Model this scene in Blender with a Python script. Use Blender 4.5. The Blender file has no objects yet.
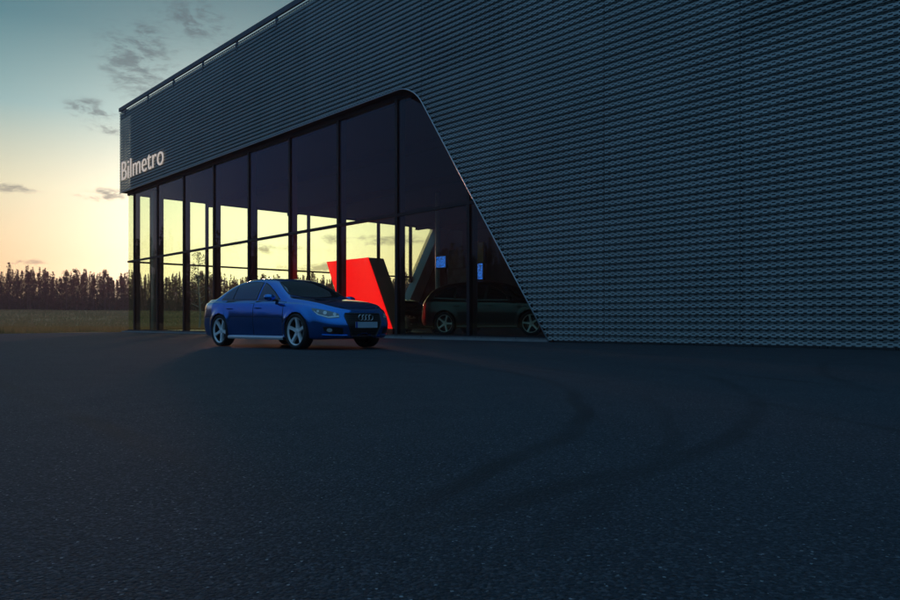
import bpy, bmesh, math, random
import numpy as np
from mathutils import Vector, Matrix
from mathutils.bvhtree import BVHTree
R = math.radians
random.seed(7)
scene = bpy.context.scene
col = scene.collection

# ------------------------------------------------------------------ camera
CAMH = 0.48
cam_d = bpy.data.cameras.new('camera')
cam = bpy.data.objects.new('camera', cam_d); col.objects.link(cam)
cam.location = (0, 0, CAMH); cam.rotation_euler = (R(90), 0, 0)
cam_d.sensor_width = 36.0; cam_d.lens = 745 / 900 * 36
cam_d.shift_y = 23.7 / 900
cam_d.clip_start = 0.05; cam_d.clip_end = 9000
scene.camera = cam

# ------------------------------------------------------------------ world
SUN_AZ = 15.0          # degrees left of straight ahead
SUN_EL = 4.6
world = bpy.data.worlds.new('World'); scene.world = world; world.use_nodes = True
W = world.node_tree; W.nodes.clear()

class NT:
    """tiny helper to write node graphs as expressions"""
    def __init__(s, tree): s.t = tree
    def new(s, ty, **kw):
        n = s.t.nodes.new(ty)
        for k, v in kw.items(): setattr(n, k, v)
        return n
    def put(s, sock, v):
        if hasattr(v, 'is_output') or isinstance(v, bpy.types.NodeSocket): s.t.links.new(v, sock)
        else: sock.default_value = v
    def m(s, op, a, b=0.0, c=0.0, clamp=False):
        n = s.new('ShaderNodeMath', operation=op); n.use_clamp = clamp
        s.put(n.inputs[0], a); s.put(n.inputs[1], b); s.put(n.inputs[2], c)
        return n.outputs[0]
    def vm(s, op, a, b=(0, 0, 0)):
        n = s.new('ShaderNodeVectorMath', operation=op)
        s.put(n.inputs[0], a); s.put(n.inputs[1], b)
        return n.outputs['Value'] if op in ('DOT_PRODUCT', 'LENGTH', 'DISTANCE') else n.outputs[0]
    def sep(s, v):
        n = s.new('ShaderNodeSeparateXYZ'); s.put(n.inputs[0], v); return n.outputs
    def comb(s, x, y, z):
        n = s.new('ShaderNodeCombineXYZ')
        for i, v in enumerate((x, y, z)): s.put(n.inputs[i], v)
        return n.outputs[0]
    def noise(s, vec, scale, detail=4, rough=0.5, dist=0.0):
        n = s.new('ShaderNodeTexNoise'); s.put(n.inputs['Vector'], vec)
        n.inputs['Scale'].default_value = scale; n.inputs['Detail'].default_value = detail
        n.inputs['Roughness'].default_value = rough; n.inputs['Distortion'].default_value = dist
        return n.outputs['Fac']
    def ramp(s, fac, stops, interp='LINEAR'):
        n = s.new('ShaderNodeValToRGB'); s.put(n.inputs[0], fac)
        r = n.color_ramp; r.interpolation = interp
        while len(r.elements) < len(stops): r.elements.new(0.5)
        for e, (p, c) in zip(r.elements, stops):
            e.position = p; e.color = (c[0], c[1], c[2], 1)
        return n.outputs[0]
    def mix(s, f, a, b, mode='MIX'):
        n = s.new('ShaderNodeMix', data_type='RGBA', blend_type=mode)
        s.put(n.inputs[0], f)
        for i, v in ((6, a), (7, b)):
            if isinstance(v, tuple) and len(v) == 3: v = v + (1,)
            s.put(n.inputs[i], v)
        return n.outputs[2]
    def sstep(s, x, lo, hi):
        n = s.new('ShaderNodeMapRange', interpolation_type='SMOOTHSTEP')
        s.put(n.inputs[0], x); n.inputs[1].default_value = lo; n.inputs[2].default_value = hi
        return n.outputs[0]

def build_world():
    g = NT(W)
    sky = g.new('ShaderNodeTexSky', sky_type='NISHITA')
    sky.sun_disc = False; sky.sun_elevation = R(SUN_EL); sky.sun_rotation = R(-SUN_AZ)
    sky.air_density = 1.0; sky.dust_density = 1.4; sky.ozone_density = 3.0
    d = g.vm('NORMALIZE', g.new('ShaderNodeTexCoord').outputs['Generated'])
    x, y, z = g.sep(d)[:3]
    sd = Vector((-math.sin(R(SUN_AZ)), math.cos(R(SUN_AZ)), 0.03)).normalized()
    cosang = g.vm('DOT_PRODUCT', d, tuple(sd))
    # colour of the dusk sky by height, teal aloft and straw near the horizon
    el = g.m('MAXIMUM', z, 0.0)
    west = g.ramp(el, [(0.0, (0.96, 0.50, 0.17)), (0.07, (0.92, 0.62, 0.28)), (0.16, (0.66, 0.62, 0.40)),
                       (0.25, (0.19, 0.38, 0.40)), (0.34, (0.045, 0.19, 0.235)), (0.44, (0.012, 0.105, 0.15)), (1.0, (0.11, 0.28, 0.46))])
    east = g.ramp(el, [(0.0, (0.020, 0.060, 0.115)), (0.15, (0.040, 0.118, 0.215)), (0.5, (0.085, 0.225, 0.37)), (1.0, (0.11, 0.28, 0.46))])
    mid = g.ramp(el, [(0.0, (0.20, 0.13, 0.20)), (0.12, (0.09, 0.12, 0.30)), (0.4, (0.035, 0.11, 0.30)), (1.0, (0.11, 0.28, 0.46))])
    grad = g.mix(g.sstep(cosang, 0.05, 0.62), east, mid)
    grad = g.mix(g.sstep(cosang, 0.56, 0.90), grad, west)
    glow = g.m('POWER', g.m('MAXIMUM', cosang, 0.0), 45.0)
    glow2 = g.m('POWER', g.m('MAXIMUM', cosang, 0.0), 24.0)
    gl = g.mix(1.0, grad, g.mix(glow, (0, 0, 0), (1.2, 1.12, 1.0)), 'ADD')
    gl = g.mix(1.0, gl, g.mix(glow2, (0, 0, 0), (0.26, 0.21, 0.12)), 'ADD')
    # clouds: small torn dark patches in front of the bright sky
    n1 = g.noise(g.vm('MULTIPLY', d, (1, 1, 2.2)), 16.0, 8, 0.65, 1.0)
    n2 = g.noise(g.vm('MULTIPLY', d, (1, 1, 3.0)), 60.0, 5, 0.65, 0.5)
    def blob(px, py, rx, ry):
        v = Vector(((px - 450) / 745, 1, (323.7 - py) / 745)).normalized()
        az = math.atan2(v.x, v.y); e = math.asin(v.z)
        a = g.m('ARCTAN2', x, y); ez = g.m('ARCSINE', z)
        q = g.m('ADD', g.m('POWER', g.m('ABSOLUTE', g.m('DIVIDE', g.m('SUBTRACT', a, az), rx * 1.3 / 745)), 2.0),
                g.m('POWER', g.m('ABSOLUTE', g.m('DIVIDE', g.m('SUBTRACT', ez, e), ry * 1.3 / 745)), 2.0))
        return g.m('EXPONENT', g.m('MULTIPLY', q, -1.0))
    bl = None
    for args in [(138, 62, 26, 20), (148, 33, 14, 8), (90, 110, 15, 7), (196, 22, 26, 14), (105, 195, 16, 4.5),
                 (12, 188, 16, 3), (110, 129, 14, 4), (20, 262, 14, 2), (262, 248, 40, 4), (350, 268, 60, 4),
                 (380, 240, 50, 4)]:
        b = blob(*args); bl = b if bl is None else g.m('MAXIMUM', bl, b)
    nn = g.m('ADD', g.m('MULTIPLY', g.sstep(n1, 0.36, 0.66), 0.65), g.m('MULTIPLY', g.sstep(n2, 0.30, 0.70), 0.55))
    c = g.m('MULTIPLY', g.m('POWER', bl, 0.6), nn)
    cl = g.m('MULTIPLY', g.sstep(c, 0.20, 0.85), 0.92)
    out = g.mix(cl, gl, g.mix(0.5, (0.12, 0.19, 0.22), g.mix(1.0, gl, (0.55, 0.5, 0.5), 'MULTIPLY')))
    bg = g.new('ShaderNodeBackground'); g.put(bg.inputs[0], out); bg.inputs[1].default_value = 1.0
    bg2 = g.new('ShaderNodeBackground'); g.put(bg2.inputs[0], sky.outputs[0]); bg2.inputs[1].default_value = 0.010
    add = g.new('ShaderNodeAddShader'); W.links.new(bg.outputs[0], add.inputs[0]); W.links.new(bg2.outputs[0], add.inputs[1])
    o = g.new('ShaderNodeOutputWorld'); W.links.new(add.outputs[0], o.inputs[0])
build_world()

sun_d = bpy.data.lights.new('sun', 'SUN'); sun = bpy.data.objects.new('sun', sun_d); col.objects.link(sun)
sun_d.energy = 0.6; sun_d.angle = R(3.0); sun_d.color = (1.0, 0.38, 0.38)
sv = Vector((-math.sin(R(SUN_AZ)) * math.cos(R(SUN_EL)), math.cos(R(SUN_AZ)) * math.cos(R(SUN_EL)), math.sin(R(SUN_EL))))
sun.rotation_euler = sv.to_track_quat('Z', 'Y').to_euler()

scene.view_settings.view_transform = 'Standard'; scene.view_settings.look = 'None'
scene.view_settings.exposure = 0.0; scene.view_settings.gamma = 1.0
scene.view_settings.use_curve_mapping = False
scene.cycles.max_bounces = 10; scene.cycles.transparent_max_bounces = 24; scene.cycles.glossy_bounces = 5
scene.cycles.sample_clamp_indirect = 4.0

# ------------------------------------------------------------------ helpers
def tag(o, label=None, cat=None, group=None, kind=None):
    if label: o['label'] = label
    if cat: o['category'] = cat
    if group: o['group'] = group
    if kind: o['kind'] = kind
    return o
def empty(name, loc=(0, 0, 0), rz=0.0, parent=None):
    o = bpy.data.objects.new(name, None); col.objects.link(o)
    o.location = loc; o.rotation_euler = (0, 0, rz); o.empty_display_size = 0.2
    if parent: o.parent = parent
    return o
class MB:
    def __init__(s): s.v = []; s.f = []; s.mi = []; s.uv = None
    def face(s, pts, mi=0):
        i = len(s.v); s.v += [tuple(p) for p in pts]; s.f.append(tuple(range(i, i + len(pts)))); s.mi.append(mi)
    def box(s, c, size, rot=None, mi=0):
        cx, cy, cz = c; hx, hy, hz = [k / 2 for k in size]
        P = [Vector((sx * hx, sy * hy, sz * hz)) for sz in (-1, 1) for sy in (-1, 1) for sx in (-1, 1)]
        if rot is not None: P = [rot @ p for p in P]
        i = len(s.v); s.v += [(p.x + cx, p.y + cy, p.z + cz) for p in P]
        for q in ((0, 2, 3, 1), (4, 5, 7, 6), (0, 1, 5, 4), (2, 6, 7, 3), (0, 4, 6, 2), (1, 3, 7, 5)):
            s.f.append(tuple(i + k for k in q)); s.mi.append(mi)
    def hexa(s, P, mi=0):   # 8 corners: bottom loop 4, top loop 4
        i = len(s.v); s.v += [tuple(p) for p in P]
        for q in ((3, 2, 1, 0), (4, 5, 6, 7), (0, 1, 5, 4), (1, 2, 6, 5), (2, 3, 7, 6), (3, 0, 4, 7)):
            s.f.append(tuple(i + k for k in q)); s.mi.append(mi)
    def tube(s, path, rad, n=8, mi=0, cap=True):
        rings = []
        for k, p in enumerate(path):
            p = Vector(p); a = Vector(path[max(0, k - 1)]); b = Vector(path[min(len(path) - 1, k + 1)])
            t = (b - a).normalized(); up = Vector((0, 0, 1)) if abs(t.z) < 0.9 else Vector((1, 0, 0))
            e1 = t.cross(up).normalized(); e2 = t.cross(e1)
            r = rad[k] if isinstance(rad, (list, tuple)) else rad
            i = len(s.v); rings.append(i)
            s.v += [tuple(p + (e1 * math.cos(2 * math.pi * j / n) + e2 * math.sin(2 * math.pi * j / n)) * r) for j in range(n)]
        for a, b in zip(rings, rings[1:]):
            for j in range(n):
                s.f.append((a + j, a + (j + 1) % n, b + (j + 1) % n, b + j)); s.mi.append(mi)
        if cap:
            s.f.append(tuple(rings[0] + j for j in range(n))); s.mi.append(mi)
            s.f.append(tuple(rings[-1] + j for j in range(n))[::-1]); s.mi.append(mi)
    def lathe(s, prof, n=32, axis='y', mi=0, closed=False):
        base = len(s.v); m = len(prof)
        for k in range(n):
            a = 2 * math.pi * k / n
            for r, h in prof: s.v.append((r * math.cos(a), h, r * math.sin(a)))
        for k in range(n):
            for j in range(m if closed else m - 1):
                a = base + k * m + j; b = base + k * m + (j + 1) % m
                c = base + ((k + 1) % n) * m + (j + 1) % m; d = base + ((k + 1) % n) * m + j
                s.f.append((a, b, c, d)); s.mi.append(mi)
    def build(s, name, mats, parent=None, smooth=False, fix=False, uvs=None):
        me = bpy.data.meshes.new(name); me.from_pydata(s.v, [], s.f)
        if not isinstance(mats, (list, tuple)): mats = [mats]
        for m in mats: me.materials.append(m)
        if any(s.mi): me.polygons.foreach_set('material_index', s.mi)
        if uvs is not None:
            L = me.uv_layers.new(name='uv'); vi = np.zeros(len(me.loops), 'i'); me.loops.foreach_get('vertex_index', vi)
            L.data.foreach_set('uv', np.array(uvs, 'f')[vi].ravel())
        if fix:
            bm = bmesh.new(); bm.from_mesh(me); bmesh.ops.recalc_face_normals(bm, faces=bm.faces); bm.to_mesh(me); bm.free()
        if smooth: me.polygons.foreach_set('use_smooth', [True] * len(me.polygons))
        me.update()
        o = bpy.data.objects.new(name, me); col.objects.link(o)
        if parent: o.parent = parent
        return o
def bevel(o, w=0.01, seg=2):
    m = o.modifiers.new('bevel', 'BEVEL'); m.width = w; m.segments = seg; m.limit_method = 'ANGLE'; m.angle_limit = R(40)
def autosmooth(o, ang=35):
    me = o.data; bm = bmesh.new(); bm.from_mesh(me)
    for f in bm.faces: f.smooth = True
    for e in bm.edges:
        if len(e.link_faces) == 2 and e.calc_face_angle(0) > R(ang): e.smooth = False
    bm.to_mesh(me); bm.free()

def mat(name, base=(0.5, 0.5, 0.5), rough=0.5, metal=0.0, fn=None, **kw):
    m = bpy.data.materials.new(name); m.use_nodes = True
    t = m.node_tree; b = t.nodes['Principled BSDF']
    b.inputs['Base Color'].default_value = (*base, 1); b.inputs['Roughness'].default_value = rough
    b.inputs['Metallic'].default_value = metal
    for k, v in kw.items(): b.inputs[k.replace('_', ' ')].default_value = v
    if fn: fn(NT(t), b, t)
    return m
def pos(g): return g.new('ShaderNodeNewGeometry').outputs['Position']
def objc(g): return g.new('ShaderNodeTexCoord').outputs['Object']
def vary(base, amt=0.25, scale=3.0, rough=None, ramt=0.15, bump=0.0, bscale=None):
    def fn(g, b, t):
        n = g.noise(objc(g), scale, 6, 0.6)
        c = g.ramp(n, [(0.25, tuple(k * (1 - amt) for k in base)), (0.75, tuple(min(1, k * (1 + amt)) for k in base))])
        g.put(b.inputs['Base Color'], c)
        if rough is not None:
            g.put(b.inputs['Roughness'], g.m('ADD', rough - ramt / 2, g.m('MULTIPLY', g.noise(objc(g), scale * 2.3, 5), ramt)))
        if bump:
            bp = g.new('ShaderNodeBump'); bp.inputs['Distance'].default_value = bump
            g.put(bp.inputs['Height'], g.noise(objc(g), bscale or scale * 8, 4)); g.put(b.inputs['Normal'], bp.outputs[0])
    return fn

M = {}
# -- asphalt with aggregate, glints painted in as pale specks, worn patches and tyre marks
def asphalt_fn(g, b, t):
    p = pos(g); x, y, z = g.sep(p)[:3]
    big = g.noise(p, 0.22, 5, 0.55); mid = g.noise(p, 2.1, 6, 0.6); fine = g.noise(p, 95.0, 3, 0.6)
    vo = g.new('ShaderNodeTexVoronoi'); g.put(vo.inputs['Vector'], p); vo.inputs['Scale'].default_value = 120.0
    stone = g.new('ShaderNodeSeparateColor'); g.put(stone.inputs[0], vo.outputs['Color'])
    v = g.m('ADD', g.m('MULTIPLY', big, 0.6), g.m('MULTIPLY', mid, 0.4))
    base = g.ramp(v, [(0.3, (0.024, 0.028, 0.037)), (0.7, (0.045, 0.051, 0.063))])
    base = g.mix(g.m('MULTIPLY', g.sstep(stone.outputs[0], 0.5, 1.0), 0.8), base, (0.10, 0.105, 0.12))
    vo2 = g.new('ShaderNodeTexVoronoi'); g.put(vo2.inputs['Vector'], p); vo2.inputs['Scale'].default_value = 190.0
    st2 = g.new('ShaderNodeSeparateColor'); g.put(st2.inputs[0], vo2.outputs['Color'])
    base = g.mix(g.sstep(st2.outputs[1], 0.990, 0.997), base, (0.33, 0.34, 0.35))
    base = g.mix(g.m('MULTIPLY', g.sstep(fine, 0.55, 0.35), 0.85), base, (0.012, 0.013, 0.015))
    # tyre marks: arcs left by turning cars
    wob = g.m('MULTIPLY', g.m('SUBTRACT', g.noise(p, 0.6, 2), 0.5), 0.35)
    marks = None
    for cx, cy, r, w, st in [(-5.9, 5.4, 6.75, 0.12, 0.8), (-5.7, 5.3, 6.95, 0.1, .45), (-4.5, 7.0, 6.85, 0.14, 0.65), (-10.5, 3, 13.8, 0.10, 0.85),
                         (-10.2, 3.2, 12.2, 0.09, 0.7), (-9, 2, 15.4, 0.11, 0.8), (-9, 2, 16.7, 0.1, 0.6), (3, 24, 14.0, 0.12, 0.7), (2.5, 25.2, 13.4, 0.09, 0.5),
                         (14, 3, 11.2, 0.12, 0.5), (-14, 12, 6.2, .1, .5)]:
        dd = g.m('SQRT', g.m('ADD', g.m('POWER', g.m('ABSOLUTE', g.m('SUBTRACT', x, cx)), 2), g.m('POWER', g.m('ABSOLUTE', g.m('SUBTRACT', y, cy)), 2)))
        k = g.m('MULTIPLY', g.sstep(g.m('ABSOLUTE', g.m('ADD', g.m('SUBTRACT', dd, r), wob)), w * 0.6, w * 0.2), st * 0.95)
        marks = k if marks is None else g.m('MAXIMUM', marks, k)
    # straight joint on the left
    ln = g.m('ABSOLUTE', g.m('ADD', g.m('ADD', g.m('MULTIPLY', x, 0.782), g.m('MULTIPLY', y, 0.623)), -0.90))
    jm = g.m('MULTIPLY', g.sstep(g.m('ADD', ln, g.m('MULTIPLY', wob, 0.15)), 0.10, 0.03), g.m('MULTIPLY', g.sstep(x, 0.6, -1.6), 0.55))
    marks = g.m('MAXIMUM', marks, jm)
    brk = g.sstep(g.noise(p, 0.35, 4, 0.6), 0.36, 0.58)
    marks = g.m('MULTIPLY', marks, brk)
    base = g.mix(marks, base, (0.013, 0.014, 0.017))
    g.put(b.inputs['Base Color'], base)
    g.put(b.inputs['Roughness'], g.m('SUBTRACT', 0.82, g.m('ADD', g.m('MULTIPLY', marks, 0.10), g.m('MULTIPLY', mid, 0.10))))
    b.inputs['Specular IOR Level'].default_value = 0.28
    h = g.m('ADD', g.m('MULTIPLY', vo.outputs['Distance'], -1.0), g.m('MULTIPLY', fine, 0.8))
    bp = g.new('ShaderNodeBump'); bp.inputs['Distance'].default_value = 0.007; bp.inputs['Strength'].default_value = 1.0
    g.put(bp.inputs['Height'], h); g.put(b.inputs['Normal'], bp.outputs[0])
M['asphalt'] = mat('asphalt', rough=0.7, fn=asphalt_fn)
def field_fn(g, b, t):
    p = pos(g)
    n = g.noise(g.vm('MULTIPLY', p, (1, 1, 1)), 0.07, 6, 0.62); n2 = g.noise(p, 1.4, 6, 0.7)
    c = g.ramp(g.m('ADD', g.m('MULTIPLY', n, 0.65), g.m('MULTIPLY', n2, 0.35)),
               [(0.32, (0.20, 0.10, 0.035)), (0.5, (0.55, 0.25, 0.10)), (0.68, (0.68, 0.38, 0.17))])
    g.put(b.inputs['Base Color'], c); b.inputs['Specular IOR Level'].default_value = 0.0
    bp = g.new('ShaderNodeBump'); bp.inputs['Distance'].default_value = 0.25; g.put(bp.inputs['Height'], n2); g.put(b.inputs['Normal'], bp.outputs[0])
M['field'] = mat('field', rough=0.95, fn=field_fn)
# -- perforated corrugated aluminium; uv = metres along the wall, metres of developed sheet
def clad_fn(g, b, t):
    uv = g.sep(g.new('ShaderNodeUVMap').outputs[0]); u, v = uv[0], uv[1]
    a, bb = 0.176, 0.07649
    def hexhole(ou, ov):
        du = g.m('ABSOLUTE', g.m('SUBTRACT', g.m('FLOORED_MODULO', g.m('ADD', u, a / 2 + ou), a), a / 2))
        dv = g.m('ABSOLUTE', g.m('SUBTRACT', g.m('FLOORED_MODULO', g.m('ADD', v, bb / 2 + ov), bb), bb / 2))
        return g.m('MAXIMUM', g.m('DIVIDE', dv, 0.0115), g.m('DIVIDE', g.m('ADD', du, g.m('MULTIPLY', dv, 0.9)), 0.043))
    hole = g.m('MINIMUM', hexhole(0, -0.012), hexhole(a / 2, bb / 2 - 0.012))
    seam = g.m('LESS_THAN', g.m('FLOORED_MODULO', g.m('ADD', u, 0.4), 3.42), 0.014)
    isH = g.m('MAXIMUM', g.m('LESS_THAN', hole, 1.0), seam)
    g.put(b.inputs['Alpha'], g.m('SUBTRACT', 1.0, isH))
    pan = g.noise(g.comb(g.m('FLOOR', g.m('DIVIDE', g.m('ADD', u, 0.4), 3.42)), g.m('FLOOR', g.m('DIVIDE', v, 6.12)), 0.0), 7.3, 0)
    n = g.m('ADD', g.m('MULTIPLY', g.noise(g.comb(u, v, 0.0), 0.7, 4), 0.5), g.m('MULTIPLY', pan, 0.5))
    g.put(b.inputs['Base Color'], g.ramp(n, [(0.3, (0.38, 0.42, 0.41)), (0.7, (0.52, 0.56, 0.55))]))
    g.put(b.inputs['Roughness'], g.m('ADD', 0.50, g.m('MULTIPLY', n, 0.16)))
M['clad'] = mat('perforated_aluminium', rough=0.42, metal=0.35, fn=clad_fn)
M['trim'] = mat('brushed_trim', (0.55, 0.58, 0.6), 0.35, 0.8, vary((0.55, 0.58, 0.6), 0.1, 2.0, 0.35))
M['coping'] = mat('dark_coping', (0.10, 0.11, 0.12), 0.5, 0.4, vary((0.10, 0.11, 0.12), 0.2, 1.0, 0.5))
M['frame'] = mat('anthracite_frame', (0.010, 0.010, 0.012), 0.55, 0.0, vary((0.010, 0.010, 0.012), 0.2, 2.0, 0.55))
M['fin'] = mat('grey_fin', (0.16, 0.16, 0.175), 0.4, 0.2, vary((0.16, 0.16, 0.175), 0.12, 1.2, 0.4))
M['soffit'] = mat('dark_membrane', (0.02, 0.021, 0.024), 0.8, 0, vary((0.02, 0.021, 0.024), 0.3, 2.0))
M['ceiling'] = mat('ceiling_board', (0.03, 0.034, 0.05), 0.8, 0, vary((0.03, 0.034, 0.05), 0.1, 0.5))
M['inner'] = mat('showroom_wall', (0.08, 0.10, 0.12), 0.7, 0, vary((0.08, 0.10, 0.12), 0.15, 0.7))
M['jamb'] = mat('pale_jamb', (0.34, 0.40, 0.42), 0.45, 0.2, vary((0.34, 0.40, 0.42), 0.1, 1.0))
M['column'] = mat('pale_column', (0.7, 0.74, 0.72), 0.4, 0, vary((0.7, 0.74, 0.72), 0.05, 1.0))
def floor_fn(g, b, t):
    br = g.new('ShaderNodeTexBrick'); br.offset = 0.0
    g.put(br.inputs['Vector'], pos(g)); br.inputs['Scale'].default_value = 1.0
    br.inputs['Brick Width'].default_value = 0.9; br.inputs['Row Height'].default_value = 0.9; br.inputs['Mortar Size'].default_value = 0.006
    br.inputs['Color1'].default_value = (0.17, 0.175, 0.18, 1); br.inputs['Color2'].default_value = (0.20, 0.205, 0.21, 1); br.inputs['Mortar'].default_value = (0.05, 0.05, 0.05, 1)
    g.put(b.inputs['Base Color'], br.outputs[0])
M['floor'] = mat('polished_tile', rough=0.16, fn=floor_fn)
M['concrete'] = mat('concrete', (0.3, 0.3, 0.3), 0.8, 0, vary((0.28, 0.28, 0.28), 0.2, 3.0))
def sign_fn(g, b, t):
    vary((0.80, 0.71, 0.62), 0.05, 3.0)(g, b, t)
    b.inputs['Emission Color'].default_value = (0.88, 0.72, 0.60, 1); b.inputs['Emission Strength'].default_value = 0.5
M['sign'] = mat('cream_lit_letters', (0.80, 0.70, 0.60), 0.4, 0, sign_fn)
def glass_mat(name, tint, ior=1.5, extra=0.0):
    m = bpy.data.materials.new(name); m.use_nodes = True; t = m.node_tree; t.nodes.clear(); g = NT(t)
    fr = g.new('ShaderNodeFresnel'); fr.inputs[0].default_value = ior
    tr = g.new('ShaderNodeBsdfTransparent'); tr.inputs[0].default_value = (*tint, 1)
    gl = g.new('ShaderNodeBsdfGlossy'); gl.inputs['Roughness'].default_value = 0.0; gl.inputs[0].default_value = (0.9, 0.95, 0.97, 1)
    n = g.noise(objc(g), 0.35, 2); bp = g.new('ShaderNodeBump'); bp.inputs['Distance'].default_value = 0.004; g.put(bp.inputs['Height'], n)
    g.put(gl.inputs['Normal'], bp.outputs[0])
    ms = g.new('ShaderNodeMixShader'); g.put(ms.inputs[0], g.m('ADD', g.m('MULTIPLY', fr.outputs[0], 1.0), extra, clamp=True))
    t.links.new(tr.outputs[0], ms.inputs[1]); t.links.new(gl.outputs[0], ms.inputs[2])
    o = g.new('ShaderNodeOutputMaterial'); t.links.new(ms.outputs[0], o.inputs[0])
    return m
M['glass'] = glass_mat('solar_glass', (0.84, 0.93, 0.76), 1.48)
def red_fn(g, b, t):
    b.inputs['Emission Color'].default_value = (1.0, 0.004, 0.006, 1); b.inputs['Emission Strength'].default_value = 1.1
M['red'] = mat('backlit_red', (0.7, 0.004, 0.006), 0.35, 0, red_fn)
M['beige'] = mat('beige_panel', (0.62, 0.53, 0.40), 0.6, 0, vary((0.62, 0.53, 0.40), 0.1, 2.0))
M['black'] = mat('black_plastic', (0.012, 0.012, 0.013), 0.45, 0, vary((0.012, 0.012, 0.013), 0.2, 9.0))
M['bark'] = mat('bark', (0.09, 0.06, 0.045), 0.9, 0, vary((0.10, 0.065, 0.05), 0.4, 1.5))
M['birchbark'] = mat('birch_bark', (0.5, 0.48, 0.45), 0.8, 0, vary((0.45, 0.43, 0.4), 0.5, 4.0))
def leaf_fn(c1, c2):
    def fn(g, b, t):
        oi = g.new('ShaderNodeObjectInfo').outputs['Random']
        n = g.m('ADD', g.m('MULTIPLY', g.noise(pos(g), 0.55, 5), 0.8), g.m('MULTIPLY', oi, 0.25))
        g.put(b.inputs['Base Color'], g.ramp(n, [(0.3, c1), (0.8, c2)])); b.inputs['Specular IOR Level'].default_value = 0.0
    return fn
M['needle'] = mat('needles', rough=0.85, fn=leaf_fn((0.030, 0.034, 0.014), (0.085, 0.080, 0.035)))
M['leaf'] = mat('birch_leaves', rough=0.7, fn=leaf_fn((0.05, 0.06, 0.02), (0.12, 0.12, 0.04)))
M['grass'] = mat('dry_grass', rough=0.95, fn=leaf_fn((0.26, 0.13, 0.045), (0.62, 0.35, 0.15)))

def translucent(m, c):
    t = m.node_tree; g = NT(t); b = t.nodes['Principled BSDF']; o = [n for n in t.nodes if n.type == 'OUTPUT_MATERIAL'][0]
    tl = g.new('ShaderNodeBsdfTranslucent'); tl.inputs[0].default_value = (*c, 1)
    ms = g.new('ShaderNodeMixShader'); ms.inputs[0].default_value = 0.5
    t.links.new(b.outputs[0], ms.inputs[1]); t.links.new(tl.outputs[0], ms.inputs[2]); t.links.new(ms.outputs[0], o.inputs[0])
translucent(M['grass'], (0.42, 0.30, 0.13)); translucent(M['leaf'], (0.10, 0.12, 0.03))

# ------------------------------------------------------------------ building frame of reference
U = Vector((-0.6740654, 0.7386717, 0)); U.normalize()     # along the facade, away from the camera
N = Vector((U.y, -U.x, 0))                                  # into the building
C0 = Vector((-19.061, 42.993, 0))                           # outer corner of the cladding
def B(s, t, z): return C0 - U * s + N * t + Vector((0, 0, z))  # s along the facade towards the camera's right, t depth
GL = 0.35      # glass plane depth behind the cladding
ROOF = 12.9; CLADTOP = 12.58; SOF = 8.0; SMAX = 46.0; TMAX = 27.0
ZF = 0.10      # showroom floor
bld = empty('showroom_building', B(0, 0, 0), 0)
tag(bld, 'dark showroom hall clad in perforated corrugated metal over tall glass', 'building')
INV = Matrix.Translation(-Vector(bld.location))
def bpart(mb, name, m, **kw):
    mb.v = [(x - bld.location.x, y - bld.location.y, z) for x, y, z in mb.v]
    par = kw.pop('parent', bld)
    return mb.build(name, m, par, **kw)

# opening outline: for a height z, where the cladding starts (s), facade
RF = 1.6
SC = 32.09 - 4.85 / 6.98 * (SOF - RF) - RF / 0.821
def edge_s(z):
    if z >= SOF: return SC
    if z > SOF - 0.429 * RF: return SC + math.sqrt(max(0, RF * RF - (z - (SOF - RF)) ** 2))
    return 32.09 - 4.85 / 6.98 * z
# corrugated profile, (outward offset, z) along the developed sheet
PITCH = 0.1565
def profile(z0, z1):
    pts = []; z = z0; v = 0.0
    seg = [(0.0, 0.092), (0.09, 0.010), (0.0, 0.030), (-0.09, 0.0245)]   # (move inward, rise)
    d = 0.0; k = 0
    pts.append((d, z, v))
    while z < z1 - 1e-6:
        di, dz = seg[k % 4]; L = math.hypot(di, dz)
        if z + dz > z1:
            f = (z1 - z) / dz; di *= f; dz *= f; L *= f
        d += di; z += dz; v += L; pts.append((d, z, v)); k += 1
    return pts
def cladding(name, along, s_start, s_end, z0, z1):
    """along(s, t, z): world point with t inward. one strip per profile face"""
    mb = MB(); uv = []
    pr = profile(z0, z1)
    prev = None
    for (d, z, v) in pr:
        a = s_start(z); e = s_end(z)
        n = 14
        i = len(mb.v)
        for k in range(n + 1):
            s = a + (e - a) * k / n
            mb.v.append(tuple(along(s, d, z))); uv.append((s, v))
        if prev is not None:
            for k in range(n):
                mb.f.append((prev + k, prev + k + 1, i + k + 1, i + k)); mb.mi.append(0)
        prev = i
    return mb, uv
# facade: below the soffit and above it are two pieces (the step at the soffit is a jump in s)
ktop = 51
ZS = 0.05 + ktop * PITCH      # row boundary nearest the soffit
mb, uv = cladding('c', lambda s, d, z: B(s, d, z), lambda z: edge_s(z), lambda z: SMAX, 0.05, ZS)
o = bpart(mb, 'wall_cladding', M['clad'], uvs=uv)
mb, uv = cladding('c', lambda s, d, z: B(s, d, z), lambda z: 0.0, lambda z: SMAX, ZS, CLADTOP)
o = bpart(mb, 'upper_cladding', M['clad'], uvs=uv)
# end wall (facing away from the camera's left) cladding, above the soffit and beyond the slanted edge
def edge_t(z): return 19.0 + GL + (23.3 - 19.0) / 7.9 * z
mb, uv = cladding('c', lambda s, d, z: B(d, s, z), lambda z: 0.0, lambda z: TMAX, ZS, CLADTOP)
bpart(mb, 'upper_cladding', M['clad'], uvs=uv)
mb, uv = cladding('c', lambda s, d, z: B(d, s, z), lambda z: edge_t(z), lambda z: TMAX, 0.05, ZS)
bpart(mb, 'wall_cladding', M['clad'], uvs=uv)

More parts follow.
